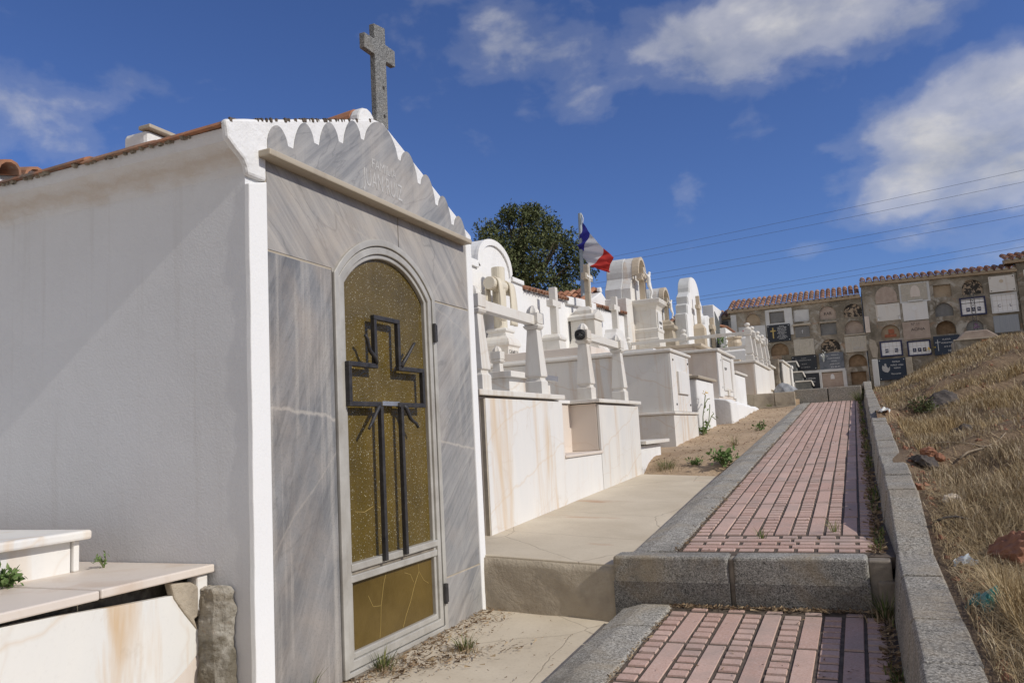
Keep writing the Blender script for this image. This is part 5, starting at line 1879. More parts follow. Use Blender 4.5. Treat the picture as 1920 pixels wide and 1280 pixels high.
def niche_left():
    Y = 30.5
    t = thing('niche_wall', 'left burial niche wall of mortar and plaques under orange barrel tiles', 'niche wall', (-1.8, 31.2, 1.0))
    rec = [((-3.57, -3.05, 3.58, 4.02), 'tan_plaster', .05), ((-1.00, -0.44, 3.55, 4.02), 'pink_plaster', .06), ((-0.19, 0.42, 3.53, 4.01), 'flaking', .06), ((-0.20, 0.40, 2.95, 3.42), 'pink_plaster', .10),
           ((-2.78, -2.15, 2.39, 2.85), 'brown_plaster', .10), ((-1.06, -0.41, 2.37, 2.83), 'flaking', .08), ((-0.19, 0.40, 1.77, 2.21), 'brown_plaster', .10)]
    rct = [((-0.16, 0.34, 1.15, 1.60), 'brown_plaster', .10), ((-1.88, -1.34, 3.56, 4.01), 'grey_slab', .05), ((-1.01, -0.47, 2.98, 3.40), 'grey_slab', .06), ((-2.70, -2.21, 3.60, 4.00), 'grey_slab', .04)]
    cuts = [(arch_pts(*r), d + 0.03) for r, m, d in rec] + [([(r[0], r[2]), (r[1], r[2]), (r[1], r[3]), (r[0], r[3])], d + 0.03) for r, m, d in rct]
    niche_block(t, [(-4.10, 0.6), (0.43, 0.6), (0.43, 4.23), (-4.10, 4.14)], Y, 32.5, cuts)
    for r, m, d in rec:
        k = 0.004
        MB().prism(arch_pts(r[0] + k, r[1] - k, r[2] + k, r[3] - k), Y + d, Y + d + 0.02, 'y').build('niche_arch', M[m], t)
    for r, m, d in rct:
        k = 0.004
        o = MB().box(r[0] + k, r[1] - k, Y + d, Y + d + 0.02, r[2] + k, r[3] - k).build('niche_slab', M[m], t)
        if r[0] == -1.88:
            o.data.materials[0] = M['marble_top']
            o.data.materials[0] = M['white_old']
    lines(t, (-1.0, -0.44, 3.55, 4.02), Y + .058, [('RAR', .5, .42, .45)], 'letter_dark', .11)
    # whitewashed area round the second niche
    w = MB().box(-2.86, -2.72, Y - 0.014, Y + 0.01, 3.12, 4.10).box(-2.19, -1.92, Y - 0.016, Y + 0.01, 3.12, 4.10).box(-2.72, -2.19, Y - 0.012, Y + 0.01, 4.02, 4.10).box(-2.72, -2.19, Y - 0.012, Y + 0.01, 3.53, 3.58)
    w.build('whitewash', M['white_old'], t)
    MB().box(-4.10, -3.90, Y - 0.014, Y + 0.01, 3.2, 4.05).build('whitewash', M['white_old'], t)
    r = (-3.85, -2.89, 3.02, 3.56)
    o = panel(t, r, Y, 'white_old', label='plain white slab with bolts')
    corner_bolts(o, r, Y - .03)
    r = (-2.84, -2.03, 2.90, 3.52)
    o = panel(t, r, Y, 'black_granite', 'plaque', .05, 'black plaque with gold cross and many lines of lettering')
    corner_bolts(o, r, Y - .05)
    MB().prism(cross_poly(-2.63, 3.03, 3.42, 0.022, 3.28, 3.325, 0.09), Y - .056, Y - .051, 'y').build('gold_cross', M['gold'], o)
    lines(o, r, Y - .05, [(s, .64, .90 - .082 * i, wd) for i, (s, wd) in enumerate((('ANTONIO', .22), ('MANUEL LOPEZ', .40), ('MARIA DEL MAR', .38), ('JOSE ALONSO', .42), ('FRANCISCA', .30), ('ANA GARCIA', .40), ('D.E.P.', .22), ('SUS HIJOS', .36), ('NO TE OLVIDAN', .44), ('FAMILIA', .28)))], 'letter_white', .032)
    r = (-1.87, -1.38, 2.98, 3.37)
    o = panel(t, r, Y, 'grey_slab', label='grey slab with a tiny silver crucifix')
    MB().prism(cross_poly(-1.62, 3.12, 3.25, 0.008, 3.20, 3.215, 0.03), Y - .04, Y - .031, 'y').build('crucifix', M['silver'], o)
    MB().box(-1.95, -1.30, Y - .10, Y + .01, 3.40, 3.47).build('ledge', M['joint'], t, bevel=.02)
    MB().box(-1.02, -0.44, Y - .06, Y + .01, 3.42, 3.47).build('ledge', M['joint'], t, bevel=.015)
    MB().box(-0.24, 0.46, Y - .08, Y + .01, 2.87, 2.93).build('ledge', M['joint'], t, bevel=.015)
    MB().box(0.46, 0.61, Y - .14, Y + .005, 2.92, 3.50).build('upright_slab', M['marble_top'], t, bevel=.008)
    r = (-1.96, -1.27, 2.33, 2.91)
    o = panel(t, r, Y, 'relief', label='cream slab with carved figures')
    r = (-0.25, 0.46, 2.29, 2.85)
    o = panel(t, r, Y, 'relief', 'niche_slab', .06, 'cream relief slab lettered ARNA')
    lines(o, r, Y - .06, [('ARNA', .6, .22, .5)], 'letter_faded', .10)
    r = (-2.08, -1.24, 1.78, 2.31)
    o = panel(t, r, Y, 'black_granite', 'plaque', .06, 'black plaque with a thin cross and grey lettering')
    corner_bolts(o, r, Y - .06)
    MB().prism(cross_poly(-1.93, 1.98, 2.22, 0.006, 2.14, 2.152, 0.07), Y - .066, Y - .061, 'y').build('thin_cross', M['letter_faded'], o)
    lines(o, r, Y - .06, [('D. JUAN', .5, .82, .18), ('FERNANDEZ RUIZ', .54, .68, .5), ('D.E.P.', .5, .42, .2), ('SU FAMILIA', .54, .2, .36)], 'letter_faded', .035)
    r = (-1.15, -0.34, 1.74, 2.33)
    o = panel(t, r, Y, 'grey_slate', 'plaque', .06, 'blue grey plaque with a white flower bunch at its corner')
    lines(o, r, Y - .06, [('FAMILIA', .66, .86, .3), ('MARTINEZ', .6, .66, .5), ('ANA', .6, .5, .22), ('JOSE LUIS', .62, .32, .4), ('D.E.P.', .66, .14, .4)], 'letter_white', .036)
    r = (-1.84, -1.20, 1.10, 1.70)
    o = panel(t, r, Y, 'black_granite', 'plaque', .06, 'black plaque reading FAMILIA at the foot of the wall')
    lines(o, r, Y - .06, [('FAMILIA', .55, .62, .5), ('CASTRO', .58, .42, .36)], 'letter_white', .055)
    MB().box(-2.12, -0.32, Y - .07, Y + .01, 1.66, 1.755).build('whitewash', M['white_old'], t, bevel=.01)
    MB().box(-1.20, -1.12, Y - .09, Y + .01, 1.0, 1.66).box(-0.42, -0.30, Y - .09, Y + .01, 1.0, 1.66).build('whitewash', M['white_old'], t, bevel=.01)
    r = (-1.12, -0.42, 1.06, 1.62)
    o = panel(t, r, Y, 'pink_plaster', label='beige panel with a little pale arch')
    MB().prism(arch_pts(-0.83, -0.70, 1.40, 1.58), Y - .036, Y - .031, 'y').build('small_arch', M['white'], o)
    tiled_eave(t, -4.2, 0.40, 4.22, 4.28, Y - 0.12, 4, 24, 0.14)
    # low wing further back on the left
    t = thing('niche_wall', 'low niche wing with one grey slab left of the tiled niche wall', 'niche wall', (-5.2, 31.8, 1.0))
    MB().box(-6.6, -4.14, 31.2, 32.6, 0.6, 4.0).build('wall', M['white_old'], t)
    panel(t, (-4.75, -4.3, 3.4, 3.95), 31.2, 'grey_slate')
    tiled_eave(t, -6.6, -4.12, 4.08, 4.10, 31.05, 3, 12, 0.12)


niche_left()


def niche_right():
    Y = 30.4
    t = thing('niche_wall', 'taller right burial niche wall of patched mortar behind the dry hill', 'niche wall', (2.8, 31.2, 1.2))
    rec = [((3.54, 4.16, 3.88, 4.38), 'flaking', .07), ((2.67, 3.22, 3.24, 3.70), 'grey_slab', .07), ((0.94, 1.53, 2.64, 3.13), 'tan_plaster', .10), ((2.64, 3.24, 2.63, 3.09), 'brown_plaster', .22), ((3.54, 4.04, 2.63, 3.01), 'grey_slab', .06)]
    rct = [((2.69, 3.23, 3.90, 4.32), 'tan_plaster', .09)]
    cuts = [(arch_pts(*r), d + 0.03) for r, m, d in rec] + [([(r[0], r[2]), (r[1], r[2]), (r[1], r[3]), (r[0], r[3])], d + 0.03) for r, m, d in rct]
    niche_block(t, [(0.46, 0.6), (5.15, 0.6), (5.15, 4.50), (0.46, 4.58)], Y, 32.5, cuts)
    for r, m, d in rec:
        k = 0.004
        MB().prism(arch_pts(r[0] + k, r[1] - k, r[2] + k, r[3] - k), Y + d, Y + d + 0.02, 'y').build('niche_arch', M[m], t)
    for r, m, d in rct:
        MB().box(r[0] + .004, r[1] - .004, Y + d, Y + d + 0.02, r[2] + .004, r[3] - .004).build('niche_slab', M[m], t)
    br = MB().box(1.05, 1.42, Y + .075, Y + .098, 2.70, 2.80).box(1.18, 1.36, Y + .07, Y + .098, 2.82, 2.98)
    br.build('exposed_brick', M['brick_red'], t)
    MB().prism(arch_pts(0.88, 1.56, 3.89, 4.47), Y - .02, Y + .01, 'y').build('niche_arch', M['pink_plaster'], t)
    MB().box(1.64, 2.58, Y - .012, Y + .01, 3.82, 4.50).build('whitewash', M['white_old'], t)
    o = panel(t, (1.70, 2.50, 3.88, 4.46), Y, 'relief', label='cream slab carved with a small arch')
    MB().prism(arch_pts(1.98, 2.28, 4.0, 4.4), Y - .04, Y - .031, 'y').build('small_arch', M['marble_top'], o)
    MB().box(1.88, 2.34, Y - .09, Y, 3.84, 3.885).build('ledge', M['white_old'], t)
    r = (4.34, 5.09, 3.87, 4.40)
    o = panel(t, r, Y, 'marble_cream', label='cream slab with corner bolts and a round mark')
    corner_bolts(o, r, Y - .03, 'letter_dark')
    MB().tube([(4.70, Y - .03, 4.22), (4.70, Y - .036, 4.22)], .06, 16).build('medallion', M['limestone'], o)
    o = panel(t, (0.85, 1.61, 3.27, 3.85), Y, 'marble_cream', label='plain cream slab with two little vases')
    for x in (0.90, 1.56):
        MB().lathe(x, Y - .06, [(3.30, .022), (3.36, .018), (3.42, .03)], 8).build('vase', M['silver'], o)
    o = panel(t, (1.69, 2.46, 3.20, 3.82), Y, 'marble_clean', label='pale slab with a round medallion')
    MB().tube([(2.06, Y - .03, 3.62), (2.06, Y - .038, 3.62)], .075, 18).build('medallion', M['white'], o)
    for (r, fm, letters, lab) in (((3.42, 4.19, 3.17, 3.79), 'letter_blue', ('A', 'A', 'N'), 'white tiled niche lettered A A N in a blue frame'), ((4.33, 5.10, 3.16, 3.81), 'white_old', ('C', 'L'), 'white tiled niche lettered C L'),
                                  ((0.85, 1.56, 2.02, 2.57), 'letter_blue', ('AE', 'AL'), 'white tiled niche lettered AE AL in a dark frame'), ((1.70, 2.43, 1.97, 2.50), 'letter_blue', ('S', 'F', 'P'), 'white tiled niche lettered S F P in a dark frame'), ((3.37, 4.08, 1.99, 2.54), 'letter_blue', (), 'white tiled niche half hidden by the mound')):
        o = panel(t, (r[0] + .05, r[1] - .05, r[2] + .05, r[3] - .05), Y, 'white', label=lab)
        frame(t, (r[0] + .051, r[1] - .051, r[2] + .051, r[3] - .051), Y, .048, fm)
        gr = MB()
        for i in range(1, 5):
            x = r[0] + .05 + (r[1] - r[0] - .1) * i / 5
            gr.box(x - .003, x + .003, Y - .0315, Y - .029, r[2] + .055, r[3] - .055)
        for i in range(1, 3):
            z = r[2] + .05 + (r[3] - r[2] - .1) * i / 3
            gr.box(r[0] + .055, r[1] - .055, Y - .0312, Y - .029, z - .003, z + .003)
        gr.build('tile_joint', M['joint'], o)
        n = len(letters)
        for i, ch in enumerate(letters):
            x = r[0] + (r[1] - r[0]) * (0.30 + 0.42 * i / max(1, n - 1))
            if fm == 'letter_blue':
                lt = MB().box(x - .052, x + .052, Y - .036, Y - .029, r[2] + .14, r[2] + .27).build('letter_tile', M['letter_blue'], o)
                text(ch, .07, (x, Y - .0365, r[2] + .205), '-Y', M['letter_white'], lt)
            else:
                text(ch, .10, (x, Y - .032, r[2] + .24), '-Y', M['letter_blue'], o)
    r = (1.63, 2.46, 2.55, 3.16)
    o = panel(t, r, Y, 'pink_plaster', 'niche_slab', .02, 'pinkish plastered niche lettered AONA')
    lines(o, r, Y - .02, [('Nº 11', .48, .84, .30), ('AONA', .56, .54, .52)], 'letter_dark', .10)
    panel(t, (4.34, 5.06, 2.52, 3.08), Y, 'zinc', 'zinc_sheet', .03, 'corrugated zinc sheet closing a niche')
    r = (2.52, 3.30, 1.94, 2.58)
    o = panel(t, r, Y, 'blue_granite', 'plaque', .05, 'dark blue plaque with silver cross and lettering')
    MB().prism(cross_poly(2.64, 2.08, 2.46, 0.008, 2.36, 2.376, 0.08), Y - .056, Y - .051, 'y').build('thin_cross', M['silver'], o)
    lines(o, r, Y - .05, [('FLAVIA', .5, .80, .3), ('MUÑOZ MARTOS', .56, .62, .54), ('4-5-1998', .58, .42, .4), ('D.E.P.', .6, .2, .16)], 'letter_white', .045)
    r = (4.33, 5.09, 1.98, 2.49)
    o = panel(t, r, Y, 'black_granite', 'plaque', .05, 'dark plaque with two bolts at the right end')
    corner_bolts(o, r, Y - .05)
    lines(o, r, Y - .05, [('ANGELA', .55, .72, .24), ('RAMOS', .55, .5, .24)], 'letter_faded', .05)
    r = (0.74, 1.60, 1.22, 1.95)
    o = panel(t, r, Y, 'blue_granite', 'plaque', .06, 'dark blue plaque with a pale angel and family name')
    lines(o, r, Y - .06, [('FAMILIA', .66, .84, .28), ('MUÑOZ - ROJAS', .68, .68, .46), ('MUÑOZ', .68, .54, .24), ('Recuerdo', .62, .28, .34)], 'letter_white', .05)
    corner_bolts(o, r, Y - .06)
    an = MB()
    an.prism([(0.86, 1.56), (0.93, 1.50), (1.02, 1.48), (1.09, 1.56), (1.10, 1.68), (1.05, 1.62), (1.0, 1.68), (0.99, 1.78), (0.955, 1.80), (0.93, 1.76), (0.93, 1.68), (0.88, 1.74), (0.85, 1.66)], Y - .066, Y - .061, 'y')
    an.build('angel_motif', M['letter_faded'], o)
    MB().box(0.55, 0.735, Y - .09, Y + .01, 1.0, 1.97).build('whitewash', M['white_old'], t, bevel=.01)
    MB().box(1.605, 1.80, Y - .07, Y + .01, 1.0, 1.95).build('whitewash', M['joint'], t, bevel=.01)
    MB().prism([(0.60, 2.05), (0.74, 2.0), (0.80, 2.35), (0.72, 2.62), (0.56, 2.70), (0.52, 2.45)], Y - .015, Y + .01, 'y').build('plaster_patch', M['joint'], t)
    tiled_eave(t, 0.42, 5.18, 4.68, 4.58, Y - 0.12, 2, 22, 0.12)
    t = thing('niche_wall', 'third niche wall end with dark lichened tiles at the far right', 'niche wall', (8.5, 31.2, 1.2))
    MB().box(5.16, 12.0, 30.35, 32.5, 0.6, 4.75).build('wall', M['niche_mortar'], t)
    panel(t, (5.35, 6.0, 3.9, 4.5), 30.35, 'marble_cream')
    panel(t, (5.35, 6.0, 3.2, 3.8), 30.35, 'white_old')
    panel(t, (5.35, 6.0, 2.5, 3.1), 30.35, 'white_old')
    tiled_eave(t, 4.85, 12.0, 4.86, 4.90, 30.2, 3, 33, 0.12)


niche_right()


# ------------------------------------------------------------------ boulder, tree, flag, wires
def rock(name, loc, size, m, label, seed, cat='stone', group=None, rough=0.25):
    bm = bmesh.new()
    bmesh.ops.create_icosphere(bm, subdivisions=4 if rough > .5 else 3, radius=1.0)
    r2 = random.Random(seed)
    pl = [(Vector((r2.uniform(-1, 1), r2.uniform(-1, 1), r2.uniform(-0.3, 1))).normalized(), r2.uniform(0.55, 0.85)) for _ in range(9)]
    for v in bm.verts:
        p = v.co.copy()
        for n, d in pl:
            e = p.dot(n) - d
            if e > 0:
                p -= n * e
        p *= 1 + 0.10 * rough * math.sin(p.x * 9 + seed) * math.cos(p.y * 8 + p.z * 7)
        if rough > .5:
            st = p.z * 7 + p.x * 2.5 + seed
            p *= 1 + 0.05 * (abs(math.sin(st)) - .5) + 0.035 * math.sin(p.x * 17 + p.y * 13 + seed) + 0.02 * math.sin(p.x * 37 - p.z * 31)
        v.co = Vector((p.x * size[0], p.y * size[1], p.z * size[2]))
    me = bpy.data.meshes.new(name)
    bm.to_mesh(me)
    bm.free()
    me.materials.append(m)
    o = bpy.data.objects.new(name, me)
    COL.objects.link(o)
    o.location = loc
    o.rotation_euler = (r2.uniform(-.2, .2), r2.uniform(-.2, .2), r2.uniform(0, 6))
    LOC[o.name] = tuple(loc)
    return tag(o, label, cat, group)


rock('boulder', (-1.68, 21.55, 0.80), (0.27, 0.35, 0.19), M['grey_rock'], 'pale grey boulder lying on the stone step before the far tombs', 3, 'boulder')


def leaf_cloud(name, pts, m, parent, size, per=5, seed=1, out=None, flat=0.5):
    """sprays of little leaf faces at given points, each spray turned outward"""
    r2 = random.Random(seed)
    b = MB()
    for (p, n) in pts:
        p, n = Vector(p), Vector(n)
        for _ in range(per):
            d = (n * 0.9 + Vector((r2.gauss(0, .6), r2.gauss(0, .6), r2.gauss(0.15, .6)))).normalized()
            s = d.cross(Vector((r2.gauss(0, 1), r2.gauss(0, 1), r2.gauss(0, 1)))).normalized()
            if r2.random() < .65:
                tn = (n + Vector((r2.gauss(0, .35), r2.gauss(0, .35), r2.gauss(0, .35)))).normalized()
                d = tn.cross(Vector((r2.gauss(0, 1), r2.gauss(0, 1), r2.gauss(0, 1)))).normalized()
                d = (d + Vector((0, 0, .35)) + tn * .3).normalized()
                s = tn.cross(d).normalized()
            L = size * r2.uniform(0.6, 1.35)
            w = L * flat * r2.uniform(0.5, 1)
            q = p + Vector((r2.gauss(0, 1), r2.gauss(0, 1), r2.gauss(0, 1))) * size * 0.45
            b.add([q - s * w * 0.35, q + d * L * 0.5 - s * w * 0.5, q + d * L, q + d * L * 0.55 + s * w * 0.5], [(0, 1, 2, 3)])
    me = bpy.data.meshes.new(name)
    base = Vector(LOC[parent.name]) if parent else Vector((0, 0, 0))
    me.from_pydata([tuple(Vector(v) - base) for v in b.v], [], b.f)
    me.materials.append(m)
    o = bpy.data.objects.new(name, me)
    COL.objects.link(o)
    if parent:
        o.parent = parent
        LOC[o.name] = tuple(base)
    return o


def cypress():
    c = Vector((-9.35, 23.0, 4.3))
    t = thing('cypress_tree', 'dark green bushy cypress rising behind the white wall left of the flag', 'tree', (c.x, c.y, 0.2))
    tr = MB()
    tr.tube([(c.x, c.y, 0.0), (c.x + .05, c.y, 1.5), (c.x - .05, c.y + .05, 3.0), (c.x, c.y, 4.6), (c.x + .1, c.y, 6.2)], [0.26, 0.22, 0.17, 0.10, 0.03], 10)
    r2 = random.Random(11)
    puffs = []
    for i in range(185):
        z = r2.uniform(-1.35, 2.72)
        k = (z + 1.35) / 4.07
        R0 = 1.92 * math.sqrt(max(0.02, 1 - ((z - 0.15) / 2.62) ** 2)) if z > 0.15 else 1.92 * (1 - 0.10 * (0.15 - z))
        a = r2.uniform(0, 2 * math.pi)
        rr = R0 * r2.uniform(0.45, 1.0) if i % 3 else R0 * r2.uniform(0.85, 1.10)
        puffs.append((c + Vector((rr * math.cos(a), rr * math.sin(a) * 0.95, z)), r2.uniform(0.20, 0.46) * (1.15 - 0.45 * k), rr / R0))
    for (p, r, q) in puffs:
        if q > 0.8 and r2.random() < 0.35:
            tr.tube([(c.x, c.y, p.z - 0.5), tuple(c + (p - c) * 0.55 + Vector((0, 0, -0.1)) * 1.0), tuple(p)], [0.05, 0.035, 0.012], 5)
    tr.build('trunk', M['bark'], t, smooth=True)
    pts = []
    for (p, r, q) in puffs:
        n = int(85 * (r / 0.32) ** 2)
        for _ in range(n):
            d = Vector((r2.gauss(0, 1), r2.gauss(0, 1), r2.gauss(0, 1))).normalized()
            rad = (p - c)
            rad.z *= 0.5
            o_ = (d + rad.normalized() * 0.55 + Vector((0, 0, 0.25))).normalized()
            o_ = (d + rad.normalized() * 0.25 + Vector((0, 0, 0.1))).normalized()
            pts.append((p + d * r * (r2.uniform(0.88, 1.08) if r2.random() < .8 else r2.uniform(.5, .9)), o_))
    leaf_cloud('crown', pts, M['cypress'], t, 0.095, 4, 5, None, 0.6)


cypress()


def flag():
    t = thing('flagpole', 'galvanised flagpole carrying a blue, white and red flag', 'flagpole', (-6.46, 20.0, 0.5))
    MB().tube([(-6.55, 20.0, 0.4), (-6.385, 20.0, 5.84)], 0.052, 14).build('pole', M['pole'], t, smooth=False)
    MB().tube([(-6.33, 19.98, 5.80), (-6.29, 19.96, 5.68), (-6.31, 19.96, 5.56)], 0.012, 6).build('halyard', M['flower_white'], t)
    fl = thing('flag', 'blue white and red tricolour flag drooping from the flagpole', 'flag', (-6.38, 19.95, 5.0))
    top = [(-6.32, 5.58), (-6.12, 5.23), (-5.78, 4.78), (-5.53, 4.46)]
    mid = [(-6.43, 5.15), (-6.27, 4.93), (-5.95, 4.52), (-5.62, 4.26)]
    bot = [(-6.46, 4.95), (-6.44, 4.71), (-6.15, 4.33), (-5.72, 4.12)]

    def P(u, v):
        k = min(2, int(u))
        f = u - k

        def row(r):
            return Vector(r[k]) * (1 - f) + Vector(r[k + 1]) * f
        a, b, c_ = row(top), row(mid), row(bot)
        q = a * (1 - v) * (1 - v) + (b * 2 - (a + c_) * 0.5) * 2 * v * (1 - v) * 0.5 + c_ * v * v + b * 0
        q = a * (1 - v) ** 2 + (b * 2 - a * .5 - c_ * .5) * 2 * v * (1 - v) + c_ * v * v
        amp = 0.10 * (u / 3) + 0.03
        y = 19.95 + amp * math.sin(u * 3.2 + v * 4.5) + 0.05 * math.sin(u * 6 + v * 11)
        e = 0.03 * math.sin(v * 14 + 1) * max(0, u - 2)
        return (q.x + e, y, q.y + e)
    for k, (nm, m) in enumerate((('blue_stripe', 'flag_blue'), ('white_stripe', 'flag_white'), ('red_stripe', 'flag_red'))):
        b = MB()
        nu, nv = 12, 22
        for i in range(nu + 1):
            for j in range(nv + 1):
                b.v.append(P(k + i / nu, j / nv))
        for i in range(nu):
            for j in range(nv):
                a = i * (nv + 1) + j
                b.f.append((a, a + 1, a + nv + 2, a + nv + 1))
        o = b.build(nm, M[m], fl, smooth=True)


flag()


def wires():
    W = [((-16.414, 13.623), (11.412, 15.953), 'uppermost power line crossing the blue sky'), ((-15.366, 13.177), (11.322, 15.139), 'second power line from the top in the sky'),
         ((-13.35, 11.848), (11.146, 13.551), 'upper line of the middle pair in the sky'), ((-12.97, 11.381), (11.072, 12.882), 'lower line of the middle pair in the sky'),
         ((-10.665, 9.609), (10.893, 11.269), 'upper line of the lowest pair, just over the tiled niche roof'), ((-9.491, 9.388), (10.835, 10.745), 'lowest power line in the sky above the niche roof')]
    for (a, b, lab) in W:
        sx, sz = (b[0] - a[0]), (b[1] - a[1])
        pts = []
        for i in range(41):
            s = -1.2 + 3.4 * i / 40
            pts.append((a[0] + sx * s, 60 + 2 * s, a[1] + sz * s + 0.9 * (s * s - s) * 0.35))
        m = MB().tube(pts, 0.011, 5)
        o = m.build('power_line', M['wire'])
        tag(o, lab, 'power line', 'power lines over the cemetery')


wires()


# ------------------------------------------------------------------ the dry hill: grass, stones, litter
def hill_hit(rx, rz, y0=2.5, y1=29):
    y = y0
    while y < y1:
        if hill_z(rx * y, y) > rz * y:
            return (rx * y, y, hill_z(rx * y, y))
        y += 0.02
    return (rx * y1, y1, hill_z(rx * y1, y1))


def blade(b, x, y, z, h, lean, ang, w):
    dx, dy = math.cos(ang), math.sin(ang)
    px, py = -dy * w, dx * w
    m = 0.55
    b.add([(x - px, y - py, z - 0.01), (x + px, y + py, z - 0.01), (x + dx * lean * 0.35 + px * .8, y + dy * lean * .35 + py * .8, z + h * m), (x + dx * lean * 0.35 - px * .8, y + dy * lean * .35 - py * .8, z + h * m), (x + dx * lean, y + dy * lean, z + h)],
          [(0, 1, 2, 3), (3, 2, 4)])


def grass_mass(b, n, pick, hmul=1.0, r2=rnd):
    k = 0
    while k < n:
        q = pick()
        if q is None:
            continue
        x, y, z, h = q
        a = r2.uniform(0, 6.283)
        blade(b, x, y, z, h * r2.uniform(.5, 1.25), h * r2.uniform(.15, .9), a, (0.0011 + 0.00022 * y) * r2.uniform(.6, 1.3))
        k += 1


def hill_cover():
    r2 = random.Random(3)

    def dens(x, y):
        return 0.5 + 0.5 * fnoise(x * 1.3 + 2, y * 0.9, 5) + 0.25 * fnoise(x * 4, y * 3, 8)

    def slope(x, y):
        return abs(hill_z(x, y + .08) - hill_z(x, y - .08)) / .16

    def pick():
        y = 1.6 * (26 / 1.6) ** r2.random()
        x = 0.30 + (0.26 * y + 0.9) * r2.random()
        d = dens(x, y)
        if x < 0.42:
            d -= 0.35
        if slope(x, y) > 0.33:
            d -= 0.7
        if r2.random() > (d - 0.12) * 1.35:
            return None
        z = hill_z(x, y)
        return x, y, z, (0.035 + 0.095 * max(0, d))
    b = MB()
    grass_mass(b, 70000, pick, r2=r2)
    tag(b.build('dry_grass', M['dry_grass']), kind='stuff')

    def pick_gold():
        y = 1.6 * (26 / 1.6) ** r2.random()
        x = 0.42 + (0.25 * y + 0.8) * r2.random()
        d = fnoise(x * 1.1 + 7, y * 0.75 + 1, 2) + 0.4 * fnoise(x * 3.3, y * 2.6, 6)
        if d < 0.12 or slope(x, y) > 0.36 or r2.random() > d * 1.8:
            return None
        return x, y, hill_z(x, y), 0.07 + 0.11 * min(1, d)
    b = MB()
    grass_mass(b, 45000, pick_gold, r2=r2)
    tag(b.build('golden_grass', M['gold_grass']), kind='stuff')
    # matted straw lying flat between the tufts
    s = MB()
    for _ in range(16000):
        y = 1.6 * (22 / 1.6) ** r2.random()
        x = 0.29 + (0.24 * y + 0.8) * r2.random()
        z = hill_z(x, y)
        a = r2.uniform(0, 6.283)
        L = r2.uniform(.05, .22)
        w = 0.0007 + 0.00018 * y
        ex, ey = x + L * math.cos(a), y + L * math.sin(a)
        if ex < 0.29:
            continue
        px, py = -math.sin(a) * w, math.cos(a) * w
        s.add([(x - px, y - py, z + .008), (x + px, y + py, z + .008), (ex + px, ey + py, hill_z(ex, ey) + .02), (ex - px, ey - py, hill_z(ex, ey) + .02)], [(0, 1, 2, 3)])
    for _ in range(14000):
        y = 1.6 + 4.2 * r2.random()
        x = 0.30 + 0.9 * r2.random()
        z = hill_z(x, y) + .01 + .05 * r2.random()
        a, L, w = r2.uniform(0, 6.283), r2.uniform(.08, .32), r2.uniform(.0006, .0013)
        ex, ey = x + L * math.cos(a), y + L * math.sin(a)
        if ex < .30:
            continue
        ze = hill_z(ex, ey) + .07 * r2.random()
        px, py = -math.sin(a) * w, math.cos(a) * w
        s.add([(x - px, y - py, z), (x + px, y + py, z), (ex + px * .5, ey + py * .5, ze), (ex - px * .5, ey - py * .5, ze)], [(0, 1, 2, 3)])
    tag(s.build('straw', M['gold_grass']), kind='stuff')
    # crumbs of stone and clod
    g = MB()
    for _ in range(1500):
        y = 1.8 * (20 / 1.8) ** r2.random()
        x = 0.32 + (0.22 * y + 0.6) * r2.random() ** 1.4
        z = hill_z(x, y)
        r = r2.uniform(.006, .022) * (1 + y * .05)
        vs = []
        for k in range(6):
            v = [(1, 0, 0), (-1, 0, 0), (0, 1, 0), (0, -1, 0), (0, 0, 1), (0, 0, -1)][k]
            vs.append((x + v[0] * r * r2.uniform(.6, 1.4), y + v[1] * r * r2.uniform(.6, 1.4), z + v[2] * r * r2.uniform(.5, 1)))
        g.add(vs, [(0, 2, 4), (2, 1, 4), (1, 3, 4), (3, 0, 4), (2, 0, 5), (1, 2, 5), (3, 1, 5), (0, 3, 5)])
    tag(g.build('stone_crumbs', M['red_rock']), kind='stuff')


hill_cover()


def at_hill(rx, rz):
    return Vector(hill_hit(rx, rz))


